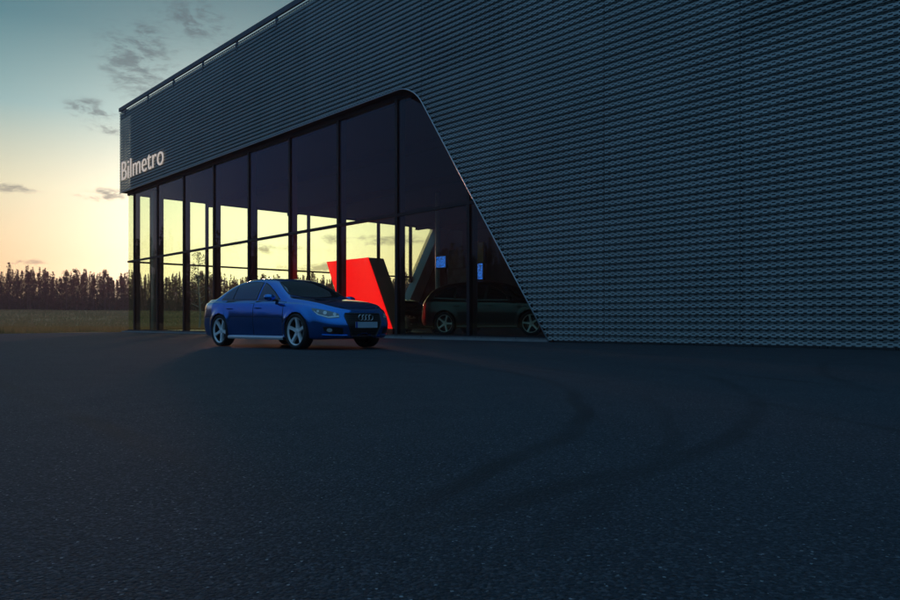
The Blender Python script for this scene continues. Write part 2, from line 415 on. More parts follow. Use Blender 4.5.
# backing walls behind the perforated skin
def wall_poly(pts, thick, fn):
    """pts: list (a, z); fn(a, t, z) -> world; extruded by thick"""
    mb = MB(); n = len(pts)
    A = [fn(a, 0, z) for a, z in pts]; Bk = [fn(a, thick, z) for a, z in pts]
    i = 0; mb.v = [tuple(p) for p in A + Bk]
    mb.f.append(tuple(range(n))); mb.f.append(tuple(range(n, 2 * n))[::-1]); mb.mi += [0, 0]
    for k in range(n):
        j = (k + 1) % n; mb.f.append((k, n + k, n + j, j)); mb.mi.append(0)
    return mb
OB = 1.06    # the outer skin oversails the wall behind it by this much at the corner
pts = [(OB, SOF + 0.12), (OB, CLADTOP - 0.03), (SMAX, CLADTOP - 0.03), (SMAX, 0.0)]
pts += [(edge_s(z) + 0.02, z) for z in np.linspace(0.0, SOF - 0.01, 30)] + [(SC, SOF + 0.12)]
mb = wall_poly(pts, 0.2, lambda a, t, z: B(a, 0.24 + t, z))
bpart(mb, 'backing_wall', M['soffit'], fix=True)
pts = [(OB, SOF + 0.12), (OB, CLADTOP - 0.03), (TMAX, CLADTOP - 0.03), (TMAX, 0.0), (edge_t(0) + 0.1, 0), (edge_t(SOF) + 0.1, SOF)]
mb = wall_poly(pts, 0.2, lambda a, t, z: B(0.24 + t, a, z))
bpart(mb, 'backing_wall', M['soffit'], fix=True)
# coping, standing a hand's breadth clear of the cladding so that the sky shows through
mb = MB()
def bar(mb, p, q, w, h, side=None, mi=0):
    """rectangular bar from p to q, w across (horizontal), h high"""
    p = Vector(p); q = Vector(q); t = (q - p).normalized()
    sd = (side or t.cross(Vector((0, 0, 1)))).normalized(); up = sd.cross(t).normalized()
    P = [p + sd * a + up * b for a, b in ((-w / 2, -h / 2), (w / 2, -h / 2), (w / 2, h / 2), (-w / 2, h / 2))]
    Q = [k + (q - p) for k in P]
    mb.hexa(P + Q, mi)
bar(mb, B(-0.02, -0.0, 12.80), B(SMAX, 0.0, 12.80), 0.10, 0.20)
bpart(mb, 'coping', M['coping'], fix=True)
mb = MB(); bar(mb, B(0, 0.1, 12.80), B(0, TMAX, 12.80), 0.16, 0.22)
bpart(mb, 'coping', M['coping'], fix=True)
for s in [0.9 + 3.42 * k for k in range(13)]:
    mb = MB(); bar(mb, B(s, 0.02, 12.3), B(s, 0.02, 12.70), 0.07, 0.10, side=N)
    bpart(mb, 'coping_bracket', M['coping'], fix=True)
mb = MB(); bar(mb, B(0.05, 0.09, CLADTOP - 0.17), B(SMAX, 0.09, CLADTOP - 0.17), 0.04, 0.30)
bpart(mb, 'flashing', M['soffit'], fix=True)
# bright edge under the coping
mb = MB(); bar(mb, B(0.0, -0.01, CLADTOP), B(SMAX, -0.01, CLADTOP), 0.05, 0.014)
bpart(mb, 'edge_trim', M['trim'], fix=True)
# roof deck
mb = MB(); mb.hexa([B(1.06, 1.06, 12.0), B(SMAX, 1.06, 12.0), B(SMAX, TMAX, 12.0), B(1.06, TMAX, 12.0)] +
                   [B(1.06, 1.06, 12.2), B(SMAX, 1.06, 12.2), B(SMAX, TMAX, 12.2), B(1.06, TMAX, 12.2)])
bpart(mb, 'roof', M['soffit'], fix=True)
# soffit: dark underside between cladding and glass, then the ceiling
mb = MB(); mb.hexa([B(0.06, 0.06, SOF + 0.02), B(27.2, 0.06, SOF + 0.02), B(27.2, 0.9, SOF + 0.02), B(0.06, 0.9, SOF + 0.02)] +
                   [B(0.06, 0.06, SOF + 0.1), B(27.2, 0.06, SOF + 0.1), B(27.2, 0.9, SOF + 0.1), B(0.06, 0.9, SOF + 0.1)])
mb.hexa([B(0.06, 0.902, SOF + 0.02), B(0.9, 0.902, SOF + 0.02), B(0.9, 24, SOF + 0.02), B(0.06, 24, SOF + 0.02)] +
        [B(0.06, 0.902, SOF + 0.1), B(0.9, 0.902, SOF + 0.1), B(0.9, 24, SOF + 0.1), B(0.06, 24, SOF + 0.1)])
bpart(mb, 'soffit', M['soffit'], fix=True)
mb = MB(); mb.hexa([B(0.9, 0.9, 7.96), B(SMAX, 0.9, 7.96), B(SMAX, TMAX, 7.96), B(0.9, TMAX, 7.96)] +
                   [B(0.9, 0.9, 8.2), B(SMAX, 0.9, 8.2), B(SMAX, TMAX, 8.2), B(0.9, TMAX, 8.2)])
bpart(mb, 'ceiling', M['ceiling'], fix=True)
# ceiling beams
for t in (5.0, 10.5, 16.0, 21.5):
    mb = MB(); bar(mb, B(0.95, t, 7.78), B(SMAX - 1, t, 7.78), 0.28, 0.34)
    bpart(mb, 'ceiling_beam', M['soffit'], fix=True)
# edge trim around the opening (soffit, rounded corner, slanted edge)
path = [B(s, -0.01, SOF - 0.01) for s in np.linspace(0.0, SC, 12)]
zz = [SOF - 0.01 - RF * (1 - math.cos(a)) for a in np.linspace(0, R(55), 14)][1:]
path += [B(edge_s(z), -0.01, z) for z in zz] + [B(edge_s(z), -0.01, z) for z in (5.5, 4, 2, 0.02)]
mb = MB(); mb.tube(path, 0.020, 6)
bpart(mb, 'edge_trim', M['trim'], smooth=True, fix=True)
# reveal of the opening: the jamb between skin and glass
mb = MB()
rv = [(SC, SOF - 0.01)] + [(edge_s(z), z) for z in zz + [5.5, 4, 2, 0.02]]
for (a, z), (c, y) in zip(rv, rv[1:]):
    mb.face([B(a + 0.01, 0.0, z), B(c + 0.01, 0.0, y), B(c + 0.01, 0.6, y), B(a + 0.01, 0.6, z)])
bpart(mb, 'jamb', M['soffit'])
# slanted jamb of the end wall opening, seen from inside as a pale band
mb = MB()
mb.hexa([B(0.4, edge_t(0), ZF), B(1.3, edge_t(0), ZF), B(1.3, edge_t(0) + 1.0, ZF), B(0.4, edge_t(0) + 1.0, ZF)] +
        [B(0.4, edge_t(7.9), 7.9), B(1.3, edge_t(7.9), 7.9), B(1.3, edge_t(7.9) + 1.0, 7.9), B(0.4, edge_t(7.9) + 1.0, 7.9)])
bpart(mb, 'jamb', M['jamb'], fix=True)
# floor slab, plinth
mb = MB(); mb.hexa([B(0.2, 0.2, -0.2), B(SMAX, 0.2, -0.2), B(SMAX, TMAX, -0.2), B(0.2, TMAX, -0.2)] +
                   [B(0.2, 0.2, ZF), B(SMAX, 0.2, ZF), B(SMAX, TMAX, ZF), B(0.2, TMAX, ZF)])
bpart(mb, 'floor_slab', M['floor'], fix=True)
mb = MB(); bar(mb, B(0.08, 0.13, 0.03), B(32, 0.13, 0.03), 0.12, 0.06)
bpart(mb, 'threshold', M['concrete'], fix=True)
# back wall and right-hand partition
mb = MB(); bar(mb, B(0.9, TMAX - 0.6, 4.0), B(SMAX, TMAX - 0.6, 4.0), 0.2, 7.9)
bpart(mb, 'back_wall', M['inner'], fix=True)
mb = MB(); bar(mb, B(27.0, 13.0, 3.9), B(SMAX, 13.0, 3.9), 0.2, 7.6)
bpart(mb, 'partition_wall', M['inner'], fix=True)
mb = MB(); bar(mb, B(27.0, 12.85, 4.3), B(SMAX, 12.85, 4.3), 0.08, 0.08)
bpart(mb, 'wall_rail', M['jamb'], fix=True)
mb = MB(); bar(mb, B(SMAX - 0.3, 0.4, 5.0), B(SMAX - 0.3, TMAX, 5.0), 0.2, 9.9)
bpart(mb, 'side_wall', M['soffit'], fix=True)

# facade glazing
SM = [1.37 + 3.42 * k for k in range(9)]
TR = 4.05
def mullion_top(s): # lower where the slanted edge comes down
    if s < 25.5: return SOF
    lo, hi = 0.0, SOF
    for _ in range(30):
        mid = (lo + hi) / 2
        if edge_s(mid) + 0.25 > s: lo = mid
        else: hi = mid
    return lo
for k, s in enumerate(SM):
    zt = mullion_top(s)
    mb = MB()
    mb.hexa([B(s - .06, GL - .05, 0.06), B(s + .06, GL - .05, 0.06), B(s + .06, GL + .09, 0.06), B(s - .06, GL + .09, 0.06)] +
            [B(s - .06, GL - .05, zt), B(s + .06, GL - .05, zt), B(s + .06, GL + .09, zt), B(s - .06, GL + .09, zt)])
    mu = bpart(mb, 'mullion', M['frame'], fix=True)
    mb = MB()
    mb.hexa([B(s - .05, GL + .092, 0.1), B(s + .05, GL + .092, 0.1), B(s + .05, GL + .30, 0.1), B(s - .05, GL + .30, 0.1)] +
            [B(s - .05, GL + .092, zt), B(s + .05, GL + .092, zt), B(s + .05, GL + .30, zt), B(s - .05, GL + .30, zt)])
    mb.build('fin', M['fin'], mu, fix=True).data.transform(INV)
def pane(P):
    mb = MB(); n = len(P)
    mb.face(P); return bpart(mb, 'window_pane', M['glass'])
edges = [GL] + SM + [32.2]
for a, c in zip(edges, edges[1:]):
    a2, c2 = a + .06, c - .06
    if a == GL: a2 = GL + .03
    # lower pane
    if c < 30: pane([B(a2, GL, .1), B(c2, GL, .1), B(c2, GL, TR - .05), B(a2, GL, TR - .05)])
    else: pane([B(a2, GL, .1), B(edge_s(.1) + .1, GL, .1), B(edge_s(TR) + .1, GL, TR - .05), B(a2, GL, TR - .05)])
    if c < 26: pane([B(a2, GL, TR + .05), B(c2, GL, TR + .05), B(c2, GL, SOF - .02), B(a2, GL, SOF - .02)])
    elif a < 26: pane([B(a2, GL, TR + .05), B(c2, GL, TR + .05), B(c2, GL, mullion_top(c2)), B(26.8, GL, 7.3), B(25.6, GL, SOF - .02), B(a2, GL, SOF - .02)])
for z0, z1, w in ((TR - .05, TR + .05, .12), (7.86, 8.0, .12), (.06, .14, .12)):
    s1 = edge_s((z0 + z1) / 2 - 0.2 if z1 > 7.9 else z0) + 0.1
    mb = MB(); mb.hexa([B(GL, GL - .045, z0), B(s1, GL - .045, z0), B(s1, GL + .075, z0), B(GL, GL + .075, z0)] +
                       [B(GL, GL - .045, z1), B(s1, GL - .045, z1), B(s1, GL + .075, z1), B(GL, GL + .075, z1)])
    bpart(mb, 'transom', M['frame'], fix=True)
# end wall glazing
TMU = [1.3 + GL, 4.7 + GL, 8.0 + GL, 11.95 + GL, 14.9 + GL, 17.9 + GL, 20.95 + GL]
def zt_end(t):
    return 7.92 if t < 19.4 else 7.92
for t in TMU:
    z0 = 0.1 if t < edge_t(0) else (t - edge_t(0)) / (23.3 - 19.0) * 7.9 + .05
    mb = MB(); mb.hexa([B(GL - .05, t - .05, z0), B(GL + .25, t - .05, z0), B(GL + .25, t + .05, z0), B(GL - .05, t + .05, z0)] +
                       [B(GL - .05, t - .05, 7.9), B(GL + .25, t - .05, 7.9), B(GL + .25, t + .05, 7.9), B(GL - .05, t + .05, 7.9)])
    bpart(mb, 'mullion', M['frame'], fix=True)
tes = [GL] + TMU + [23.6 + GL]
for a, c in zip(tes, tes[1:]):
    for z0, z1 in ((.1, TR - .05), (TR + .05, 7.9)):
        def cl(t, z): return min(t, edge_t(z))
        if a + .06 >= edge_t(z1): continue
        P = [B(GL, a + .06, z0), B(GL, cl(c - .06, z0), z0), B(GL, cl(c - .06, z1), z1), B(GL, a + .06, z1)]
        if a + .06 >= edge_t(z0):
            zz2 = (a + .06 - edge_t(0)) / (23.3 - 19.0) * 7.9
            P = [B(GL, a + .06, zz2), B(GL, cl(c - .06, z1), z1), B(GL, a + .06, z1)]
        pane(P)
for z0, z1 in ((TR - .05, TR + .05), (7.9, 8.02), (.06, .14)):
    t1 = edge_t(z0)
    mb = MB(); mb.hexa([B(GL - .04, GL + .08, z0), B(GL + .10, GL + .08, z0), B(GL + .10, t1, z0), B(GL - .04, t1, z0)] +
                       [B(GL - .04, GL + .08, z1), B(GL + .10, GL + .08, z1), B(GL + .10, t1, z1), B(GL - .04, t1, z1)])
    bpart(mb, 'transom', M['frame'], fix=True)
# round steel columns just inside the corner
for s, t in ((2.87, 0.87), (13.0, 13.0)):
    mb = MB(); mb.tube([B(s, t, ZF), B(s, t, 7.9)], 0.14, 20)
    bpart(mb, 'column', M['column'], smooth=True, fix=True)

# ------------------------------------------------------------------ lettering on the wall
def sign():
    root = empty('lettering_sign', B(0.35, -0.06, 8.65)); tag(root, 'cream lettering fixed high on the corner of the dark cladding', 'sign')
    text = 'Bilmetro'
    cu = bpy.data.curves.new('t', 'FONT'); cu.body = text; cu.size = 1.56; cu.offset = -0.018; cu.extrude = 0.02; cu.space_character = 1.02
    tmp = bpy.data.objects.new('t', cu); col.objects.link(tmp)
    bpy.context.view_layer.update()
    wtot = tmp.dimensions.x
    col.objects.unlink(tmp)
    sx = 6.1 / wtot
    M4 = Matrix.Identity(4)
    M4.col[0] = (-U.x * sx, -U.y * sx, 0, 0); M4.col[1] = (0, 0, 1, 0); M4.col[2] = (-N.x, -N.y, 0, 0)
    x = 0.0
    cu1 = bpy.data.curves.new('t1', 'FONT'); cu1.size = 1.72; cu1.offset = 0.008; cu1.space_character = 1.02
    t1 = bpy.data.objects.new('t1', cu1); col.objects.link(t1)
    # whole word as one mesh, then loose letters by x position
    me = bpy.data.meshes.new_from_object(tmp)
    bm = bmesh.new(); bm.from_mesh(me)
    seen = set(); isl = []
    for v in bm.verts:
        if v in seen: continue
        st = [v]; seen.add(v); c = []
        while st:
            a = st.pop(); c.append(a)
            for e in a.link_edges:
                b2 = e.other_vert(a)
                if b2 not in seen: seen.add(b2); st.append(b2)
        isl.append(c)
    col.objects.unlink(t1)
    # merge islands that overlap in x (the dot of the i)
    isl = [[min(v.co.x for v in c), max(v.co.x for v in c), c] for c in isl]; isl.sort(key=lambda q: q[0])
    groups = []
    for a, b2, c in isl:
        if groups and a < groups[-1][1] - 0.02: groups[-1][1] = max(groups[-1][1], b2); groups[-1][2] += c
        else: groups.append([a, b2, list(c)])
    for a, b2, c in groups:
        cs = set(c); mb = MB(); idx = {}
        for v in c: idx[v] = len(mb.v); mb.v.append(tuple(M4 @ v.co))
        for f in bm.faces:
            if f.verts[0] in cs: mb.f.append(tuple(idx[v] for v in f.verts)); mb.mi.append(0)
        mb.build('letter', M['sign'], root, fix=True)
    bm.free()
sign()

# ------------------------------------------------------------------ ground
def gz(x, y):
    d = math.hypot(x, y); t = min(1, max(0, (d - 80) / 140)); h = 3.9 * t * t * (3 - 2 * t)
    h += 0.12 * math.sin(x * 0.21 + 1) * math.sin(y * 0.17) * min(1, max(0, (d - 55) / 40))
    return h - 0.03
def ground():
    mb = MB()
    rad = [0, 8, 16, 24, 32, 40, 48, 56, 64, 72, 80, 90, 100, 110, 120, 130, 140, 150, 160, 170, 180, 190, 200, 210, 220, 235, 260, 320, 500, 1000, 2500, 6000]
    na = 144
    for r in rad:
        for k in range(na):
            a = 2 * math.pi * k / na; x = r * math.sin(a); y = r * math.cos(a)
            mb.v.append((x, y, gz(x, y)))
    for i in range(len(rad) - 1):
        for k in range(na):
            a = i * na + k; b2 = i * na + (k + 1) % na
            mb.f.append((a, b2, b2 + na, a + na)); mb.mi.append(0)
    o = mb.build('ground', M['field'], smooth=True, fix=True); tag(o, kind='structure')
ground()
mb = MB()
mb.face([(-120, -60, 0), (80, -60, 0), (80, 60, 0), (30, 60, 0), (-10, 60.0, 0), (-17.6, 46, 0), (-21.5, 36, 0), (-34, 31, 0), (-60, 24, 0), (-120, 10, 0)])
o = mb.build('asphalt_yard', M['asphalt']); tag(o, kind='structure')

# ------------------------------------------------------------------ trees
def leaves(mb, c, r, n, size, rnd, flat=0.6):
    for _ in range(n):
        d = Vector((rnd.gauss(0, 1), rnd.gauss(0, 1), rnd.gauss(0, 1))).normalized() * (rnd.random() ** 0.4)
        p = Vector(c) + Vector((d.x * r, d.y * r, d.z * r * flat))
        a = Vector((rnd.uniform(-1, 1), rnd.uniform(-1, 1), rnd.uniform(-.6, .6))).normalized()
        b2 = a.cross(Vector((rnd.uniform(-1, 1), rnd.uniform(-1, 1), rnd.uniform(-1, 1)))).normalized()
        s = size * rnd.uniform(0.6, 1.3)
        mb.face([p - a * s, p + b2 * s * .45, p + a * s, p - b2 * s * .45])
def pine(seed, H, kind):
    rnd = random.Random(seed); tr = MB(); cr = MB()
    lean = rnd.uniform(-.25, .25)
    path = [(lean * (z / H) ** 2, 0, z) for z in np.linspace(-.5, H * .93, 8)]
    tr.tube(path, [0.17 * H / 12 * (1.05 - .9 * k / 7) for k in range(8)], 6)
    if kind == 'spruce':
        L = 30
        for k in range(L):
            f = k / (L - 1); z = H * (.10 + .88 * f) + rnd.uniform(-.15, .15); rr = (1 - f) ** .85 * H * .21 + .16
            nb = int(6 * (1 - f)) + 2
            for j in range(nb):
                a = rnd.random() * 6.28; q = rr * rnd.uniform(.55, 1.1)
                tr.tube([(0, 0, z), (q * .7 * math.cos(a), q * .7 * math.sin(a), z - q * .2)], [.03, .01], 3)
                leaves(cr, (q * .6 * math.cos(a), q * .6 * math.sin(a), z - q * .2), q * .5 + .12, 26, .15, rnd, .9)
    else:
        base = rnd.uniform(.30, .45) if kind == 'pine' else .12
        nb = 46
        for j in range(nb):
            f = rnd.random(); z = H * (base + (1 - base) * f); a = rnd.random() * 6.28
            env = (math.sin(math.pi * min(1, f * .72 + .28)) ** .7 + .05) if kind == 'pine' else (1 - f) ** .6 * .95 + .05
            q = H * .15 * env * rnd.uniform(.2, 1.05)
            c = (q * math.cos(a) + lean * (z / H) ** 2, q * math.sin(a), z)
            tr.tube([(lean * (z / H) ** 2, 0, z - .4), c], [.05, .015], 3)
            leaves(cr, c, H * .045 * rnd.uniform(.7, 1.7), 44, .15, rnd, .8)
        leaves(cr, (lean, 0, H * .97), H * .03, 30, .15, rnd, 1.8)
    return tr, cr
protos = []
for i, (H, kind, nm, lb) in enumerate([(12.0, 'pine', 'pine_tree', 'scots pine'), (13.0, 'spruce', 'spruce_tree', 'spruce'), (10.5, 'pine', 'pine_tree', 'scots pine'),
                                    (10.0, 'broad', 'birch_tree', 'birch'), (11.5, 'spruce', 'spruce_tree', 'spruce'), (9.0, 'broad', 'birch_tree', 'birch')]):
    tr, cr = pine(40 + i, H, kind)
    root = empty(nm, (0, 0, -500))
    a = tr.build('trunk', M['bark'], root); b2 = cr.build('crown', M['needle'], root)
    protos.append((root, a, b2, H, nm, lb, {'pine_tree': 'pine with a bare lower trunk standing in the far tree line', 'spruce_tree': 'pointed dark spruce standing in the far tree line', 'birch_tree': 'low bushy tree standing in the far tree line'}[nm]))
used = set()
def put_tree(k, x, y, sc, rz, group):
    root, a, b2, H, nm, lb, label = protos[k]
    if k in used:
        r = root.copy(); col.objects.link(r)
        for c in (a, b2):
            c2 = c.copy(); col.objects.link(c2); c2.parent = r
    else: r = root; used.add(k)
    label = label.replace('standing in the far tree line', 'in the far tree line ' + ('left of the hall' if x / y * 745 + 450 < 126 else 'behind the hall'))
    r.location = (x, y, gz(x, y)); r.rotation_euler = (0, 0, rz); r.scale = (sc, sc, sc)
    tag(r, label, 'tree', group)
rt = random.Random(11)
az = -34.0
while az < 1.5:
    for row in range(2):
        d = 205 + row * 12 + rt.uniform(-5, 5); aa = az + rt.uniform(-.3, .3)
        k = rt.choices(range(6), [5, 2, 5, 3, 2, 3])[0]
        put_tree(k, d * math.sin(R(aa)), d * math.cos(R(aa)), rt.uniform(.72, 1.0) * (1 + .08 * math.sin(aa * 0.9)) * 0.93, rt.random() * 6.28, 'trees along the far edge of the field')
    az += rt.uniform(.42, .72)
# the mass of the forest behind and to the left
def forest_mass():
    mb = MB(); rnd = random.Random(5)
    a = -100.0
    while a < 12:
        inview = -35 < a < 3
        for row in range(3 if inview else 2):
            d = (224 if inview else (205 if a > -44 else 118)) + row * 9 + rnd.uniform(-5, 5)  # unseen left stretch nearer and taller, to darken reflections on car and glass
            aa = a + rnd.uniform(-.15, .15)
            x, y = d * math.sin(R(aa)), d * math.cos(R(aa)); H = rnd.uniform(8.8, 11.2) * (1.3 if a < -44 else 1) * (1 + .08 * math.sin(aa * 2.1)); z0 = gz(x, y)
            mb.tube([(x, y, z0), (x, y, z0 + H * .9)], [.15, .04], 4, cap=False)
            Rm = rnd.uniform(1.4, 2.4); pw = rnd.choice((.7, .95, 1.25)); ph = rnd.random() * 6
            for _ in range(360 if inview else 110):
                f = rnd.random() ** 1.15; th = rnd.random() * 6.28
                q = Rm * (1 - f) ** pw * math.sqrt(rnd.random()) * (1 + .35 * math.sin(f * 21 + ph + th)) + .06
                p = Vector((x + q * math.cos(th), y + q * math.sin(th), z0 + .15 + (H - .15) * f))
                e1 = Vector((rnd.uniform(-1, 1), rnd.uniform(-1, 1), rnd.uniform(-.6, .6))).normalized()
                e2 = e1.cross(Vector((rnd.uniform(-1, 1), rnd.uniform(-1, 1), rnd.uniform(-1, 1)))).normalized()
                sz = (.20 if inview else .34) * rnd.uniform(.6, 1.3)
                mb.face([p - e1 * sz, p + e2 * sz * .5, p + e1 * sz, p - e2 * sz * .5])
        for _ in range(3 if inview else 1):      # undergrowth at the forest edge
            d = rnd.uniform(214, 250); aa = a + rnd.uniform(-.2, .2); x, y = d * math.sin(R(aa)), d * math.cos(R(aa))
            leaves(mb, (x, y, gz(x, y) + 1.6), 2.6, 260 if inview else 60, .22 if inview else .4, rnd, .95)
        a += rnd.uniform(.15, .24)
    o = mb.build('forest', M['needle']); tag(o, 'dense dark forest behind the front trees of the tree line', 'forest', kind='stuff')
forest_mass()
# a birch outside, seen through the glass, and a bushy tree further right
def near_tree(name, px, Y, H, R_, label, cat, bark, seed, nleaf=26, base=.25):
    rnd = random.Random(seed); x = (px - 450) / 745 * Y
    root = empty(name, (x, Y, gz(x, Y))); tag(root, label, cat)
    tr = MB(); cr = MB()
    pth = [(.12 * math.sin(z), .1 * math.cos(z * 1.3), z) for z in np.linspace(-.2, H * .95, 9)]
    tr.tube(pth, [.09 * (1.1 - .95 * k / 8) for k in range(9)], 8)
    for j in range(34):
        f = rnd.random() ** .8; z = H * (base + (1 - base) * f); a = rnd.random() * 6.28
        q = R_ * rnd.uniform(.3, 1.0) * math.sin(math.pi * min(1, .25 + .75 * f) * .98) ** .7
        c = (q * math.cos(a), q * math.sin(a), z + q * .35)
        tr.tube([(0, 0, z - .1), (c[0] * .5, c[1] * .5, z + q * .1), c], [.025, .015, .006], 4)
        leaves(cr, c, .42, nleaf, .075, rnd, .8)
    tr.build('trunk', bark, root, smooth=True); cr.build('crown', M['leaf'], root)
near_tree('birch_tree', 199, 60, 6.1, 1.5, 'slim young birch with open leafy crown outside the glass', 'tree', M['birchbark'], 3)
near_tree('bushy_tree', 413, 78, 5.2, 2.2, 'round bushy tree outside beside the slanted end wall edge', 'tree', M['bark'], 9, 60, .08)
near_tree('bushy_tree', 352, 92, 5.0, 2.4, 'round bushy tree outside behind the red panel', 'tree', M['bark'], 10, 60, .08)

# grass tufts on the field
def grass():
    mb = MB(); rnd = random.Random(21)
    for _ in range(26000):
        a = R(rnd.uniform(-36, 2)); d = 44 + 150 * rnd.random() ** 1.3
        x, y = d * math.sin(a), d * math.cos(a)
        rel = Vector((x, y, 0)) - C0
        if rel.dot(-U) > -0.5 and rel.dot(N) > -1 and rel.dot(N) < 30: continue
        if y < 60 and x > -22 and d < 60 and rel.dot(N) < 0: continue
        z = gz(x, y); h = rnd.uniform(.12, .42); w = .05 + h * .25; t = rnd.uniform(-.1, .1)
        e = Vector((math.cos(a), -math.sin(a), 0)).lerp(Vector((rnd.uniform(-1, 1), rnd.uniform(-1, 1), 0)), .3)
        p = Vector((x, y, z - .03))
        mb.face([p - e * w, p + e * w, p + e * (t + .02) + Vector((0, 0, h))])
    o = mb.build('grass', M['grass']); tag(o, 'dry brown grass tufts across the field', 'grass', kind='stuff')
grass()

# ------------------------------------------------------------------ cars
def paint(name, base, metal=0.9, rough=0.14):
    def fn(g, b, t):
        n = g.noise(objc(g), 900.0, 2)
        g.put(b.inputs['Base Color'], g.ramp(n, [(0.3, tuple(k * .8 for k in base)), (0.7, tuple(min(1, k * 1.2) for k in base))]))
        b.inputs['Coat Weight'].default_value = 1.0; b.inputs['Coat Roughness'].default_value = 0.03
    return mat(name, base, rough, metal, fn)
M['blue'] = paint('blue_paint', (0.004, 0.21, 0.68))
M['darkpaint'] = paint('black_paint', (0.003, 0.003, 0.004), 0.0, 0.35)
M['greypaint'] = paint('grey_paint', (0.06, 0.065, 0.075), 0.5, 0.3)
M['carglass'] = mat('tinted_glass', (0.016, 0.026, 0.030), 0.03, 0, vary((0.010, 0.014, 0.016), 0.3, 2.0), Coat_Weight=1.0, Coat_Roughness=0.01)
M['screen_glass'] = mat('windscreen_glass', (0.012, 0.020, 0.022), 0.03, 0, vary((0.012, 0.020, 0.022), 0.3, 2.0), Coat_Weight=1.0)
M['rubber'] = mat('tyre_rubber', (0.012, 0.012, 0.013), 0.75, 0, vary((0.014, 0.014, 0.015), 0.3, 14.0))
M['alloy'] = mat('alloy', (0.82, 0.82, 0.84), 0.42, 0.35, vary((0.82, 0.82, 0.84), 0.06, 12.0))
M['rimwhite'] = mat('silver_rim', (0.9, 0.9, 0.92), 0.5, 0.1, vary((0.88, 0.88, 0.9), 0.04, 12.0))
M['darkalloy'] = mat('brake_steel', (0.04, 0.04, 0.045), 0.45, 0.7, vary((0.09, 0.09, 0.095), 0.2, 20.0))
M['chrome'] = mat('chrome', (0.75, 0.77, 0.8), 0.12, 1.0, vary((0.75, 0.77, 0.8), 0.04, 9.0))
M['lamp'] = mat('headlight_lens', (0.8, 0.84, 0.88), 0.2, 0.3, vary((0.75, 0.79, 0.84), 0.25, 16.0), Coat_Weight=1.0)
M['lampdark'] = mat('headlight_dark', (0.18, 0.20, 0.22), 0.15, 0.3, vary((0.18, 0.20, 0.22), 0.3, 9.0), Coat_Weight=1.0)
M['redlens'] = mat('red_lens', (0.25, 0.008, 0.008), 0.12, 0, vary((0.25, 0.008, 0.008), 0.2, 9.0), Coat_Weight=1.0)
M['plate'] = mat('plate_white', (0.40, 0.50, 0.60), 0.4, 0, vary((0.40, 0.50, 0.60), 0.05, 9.0))
M['plateblue'] = mat('plate_blue', (0.02, 0.06, 0.35), 0.4, 0, vary((0.02, 0.06, 0.35), 0.05, 9.0))
def grille_fn(g, b, t):
    z = g.sep(objc(g))[2]
    k = g.m('GREATER_THAN', g.m('FLOORED_MODULO', z, 0.035), 0.022)
    g.put(b.inputs['Base Color'], g.mix(k, (0.004, 0.004, 0.005), (0.03, 0.03, 0.033)))
M['grille'] = mat('grille', rough=0.3, fn=grille_fn)

def cr_interp(rows, sub):
    rows = [np.array(r, float) for r in rows]; out = []
    n = len(rows)
    for i in range(n - 1):
        p0 = rows[max(0, i - 1)]; p1 = rows[i]; p2 = rows[i + 1]; p3 = rows[min(n - 1, i + 2)]
        for k in range(sub):
            t = k / sub
            out.append(.5 * ((2 * p1) + (-p0 + p2) * t + (2 * p0 - 5 * p1 + 4 * p2 - p3) * t * t + (-p0 + 3 * p1 - 3 * p2 + p3) * t ** 3))
    out.append(rows[-1]); return out

SEDAN = dict(rows=[
    (2.31, 0.0, .30, .66, .695), (2.30, .25, .25, .675, .71), (2.272, .45, .215, .69, .735), (2.20, .64, .20, .715, .768), (2.08, .76, .19, .75, .808),
    (1.90, .84, .18, .795, .855), (1.65, .882, .18, .835, .90), (1.40, .898, .18, .865, .935), (1.15, .904, .18, .88, .965), (.98, .907, .18, .89, .99),
    (.80, .908, .18, .897, 1.075), (.5, .91, .18, .91, 1.235), (.2, .911, .18, .92, 1.365), (-.05, .912, .18, .927, 1.41), (-.4, .913, .18, .935, 1.427),
    (-.8, .913, .18, .942, 1.412), (-1.15, .912, .18, .95, 1.35), (-1.45, .908, .18, .955, 1.232), (-1.72, .90, .19, .957, 1.075), (-1.84, .89, .19, .956, 1.022),
    (-2.15, .84, .20, .95, 1.012), (-2.28, .77, .21, .935, 1.005), (-2.34, .66, .24, .90, .965), (-2.375, .45, .28, .86, .92), (-2.39, 0, .32, .82, .87)],
    axles=(1.404, -1.404), wr=.334, rim=.270, arch=.364,
    wins=[[(.70, .95), (.42, 1.10), (.14, 1.235), (-.03, 1.29), (-.03, .965)],
          [(-.12, .968), (-.12, 1.30), (-.45, 1.322), (-.75, 1.312), (-1.0, 1.262), (-1.0, .985)],
          [(-1.04, .988), (-1.04, 1.25), (-1.22, 1.185), (-1.40, 1.09), (-1.50, .998)]],
    ws=[(.96, 0), (.93, .40), (.82, .64), (.62, .60), (.30, .50), (.27, .25), (.26, 0)],
    rw=[(-1.74, 0), (-1.72, .40), (-1.66, .60), (-1.2, .50), (-1.12, .25), (-1.10, 0)],
    doors=[[(.98, .30), (.93, .24), (-.065, .24), (-.065, .93), (.80, .90), (.96, .885)], [(-.085, .24), (-.92, .24), (-.98, .42), (-1.10, .60), (-1.20, .70), (-1.22, .95), (-.085, .93)]],
    handles=(.10, -.98), hz=.79, mirror=(.64, .98, .985))
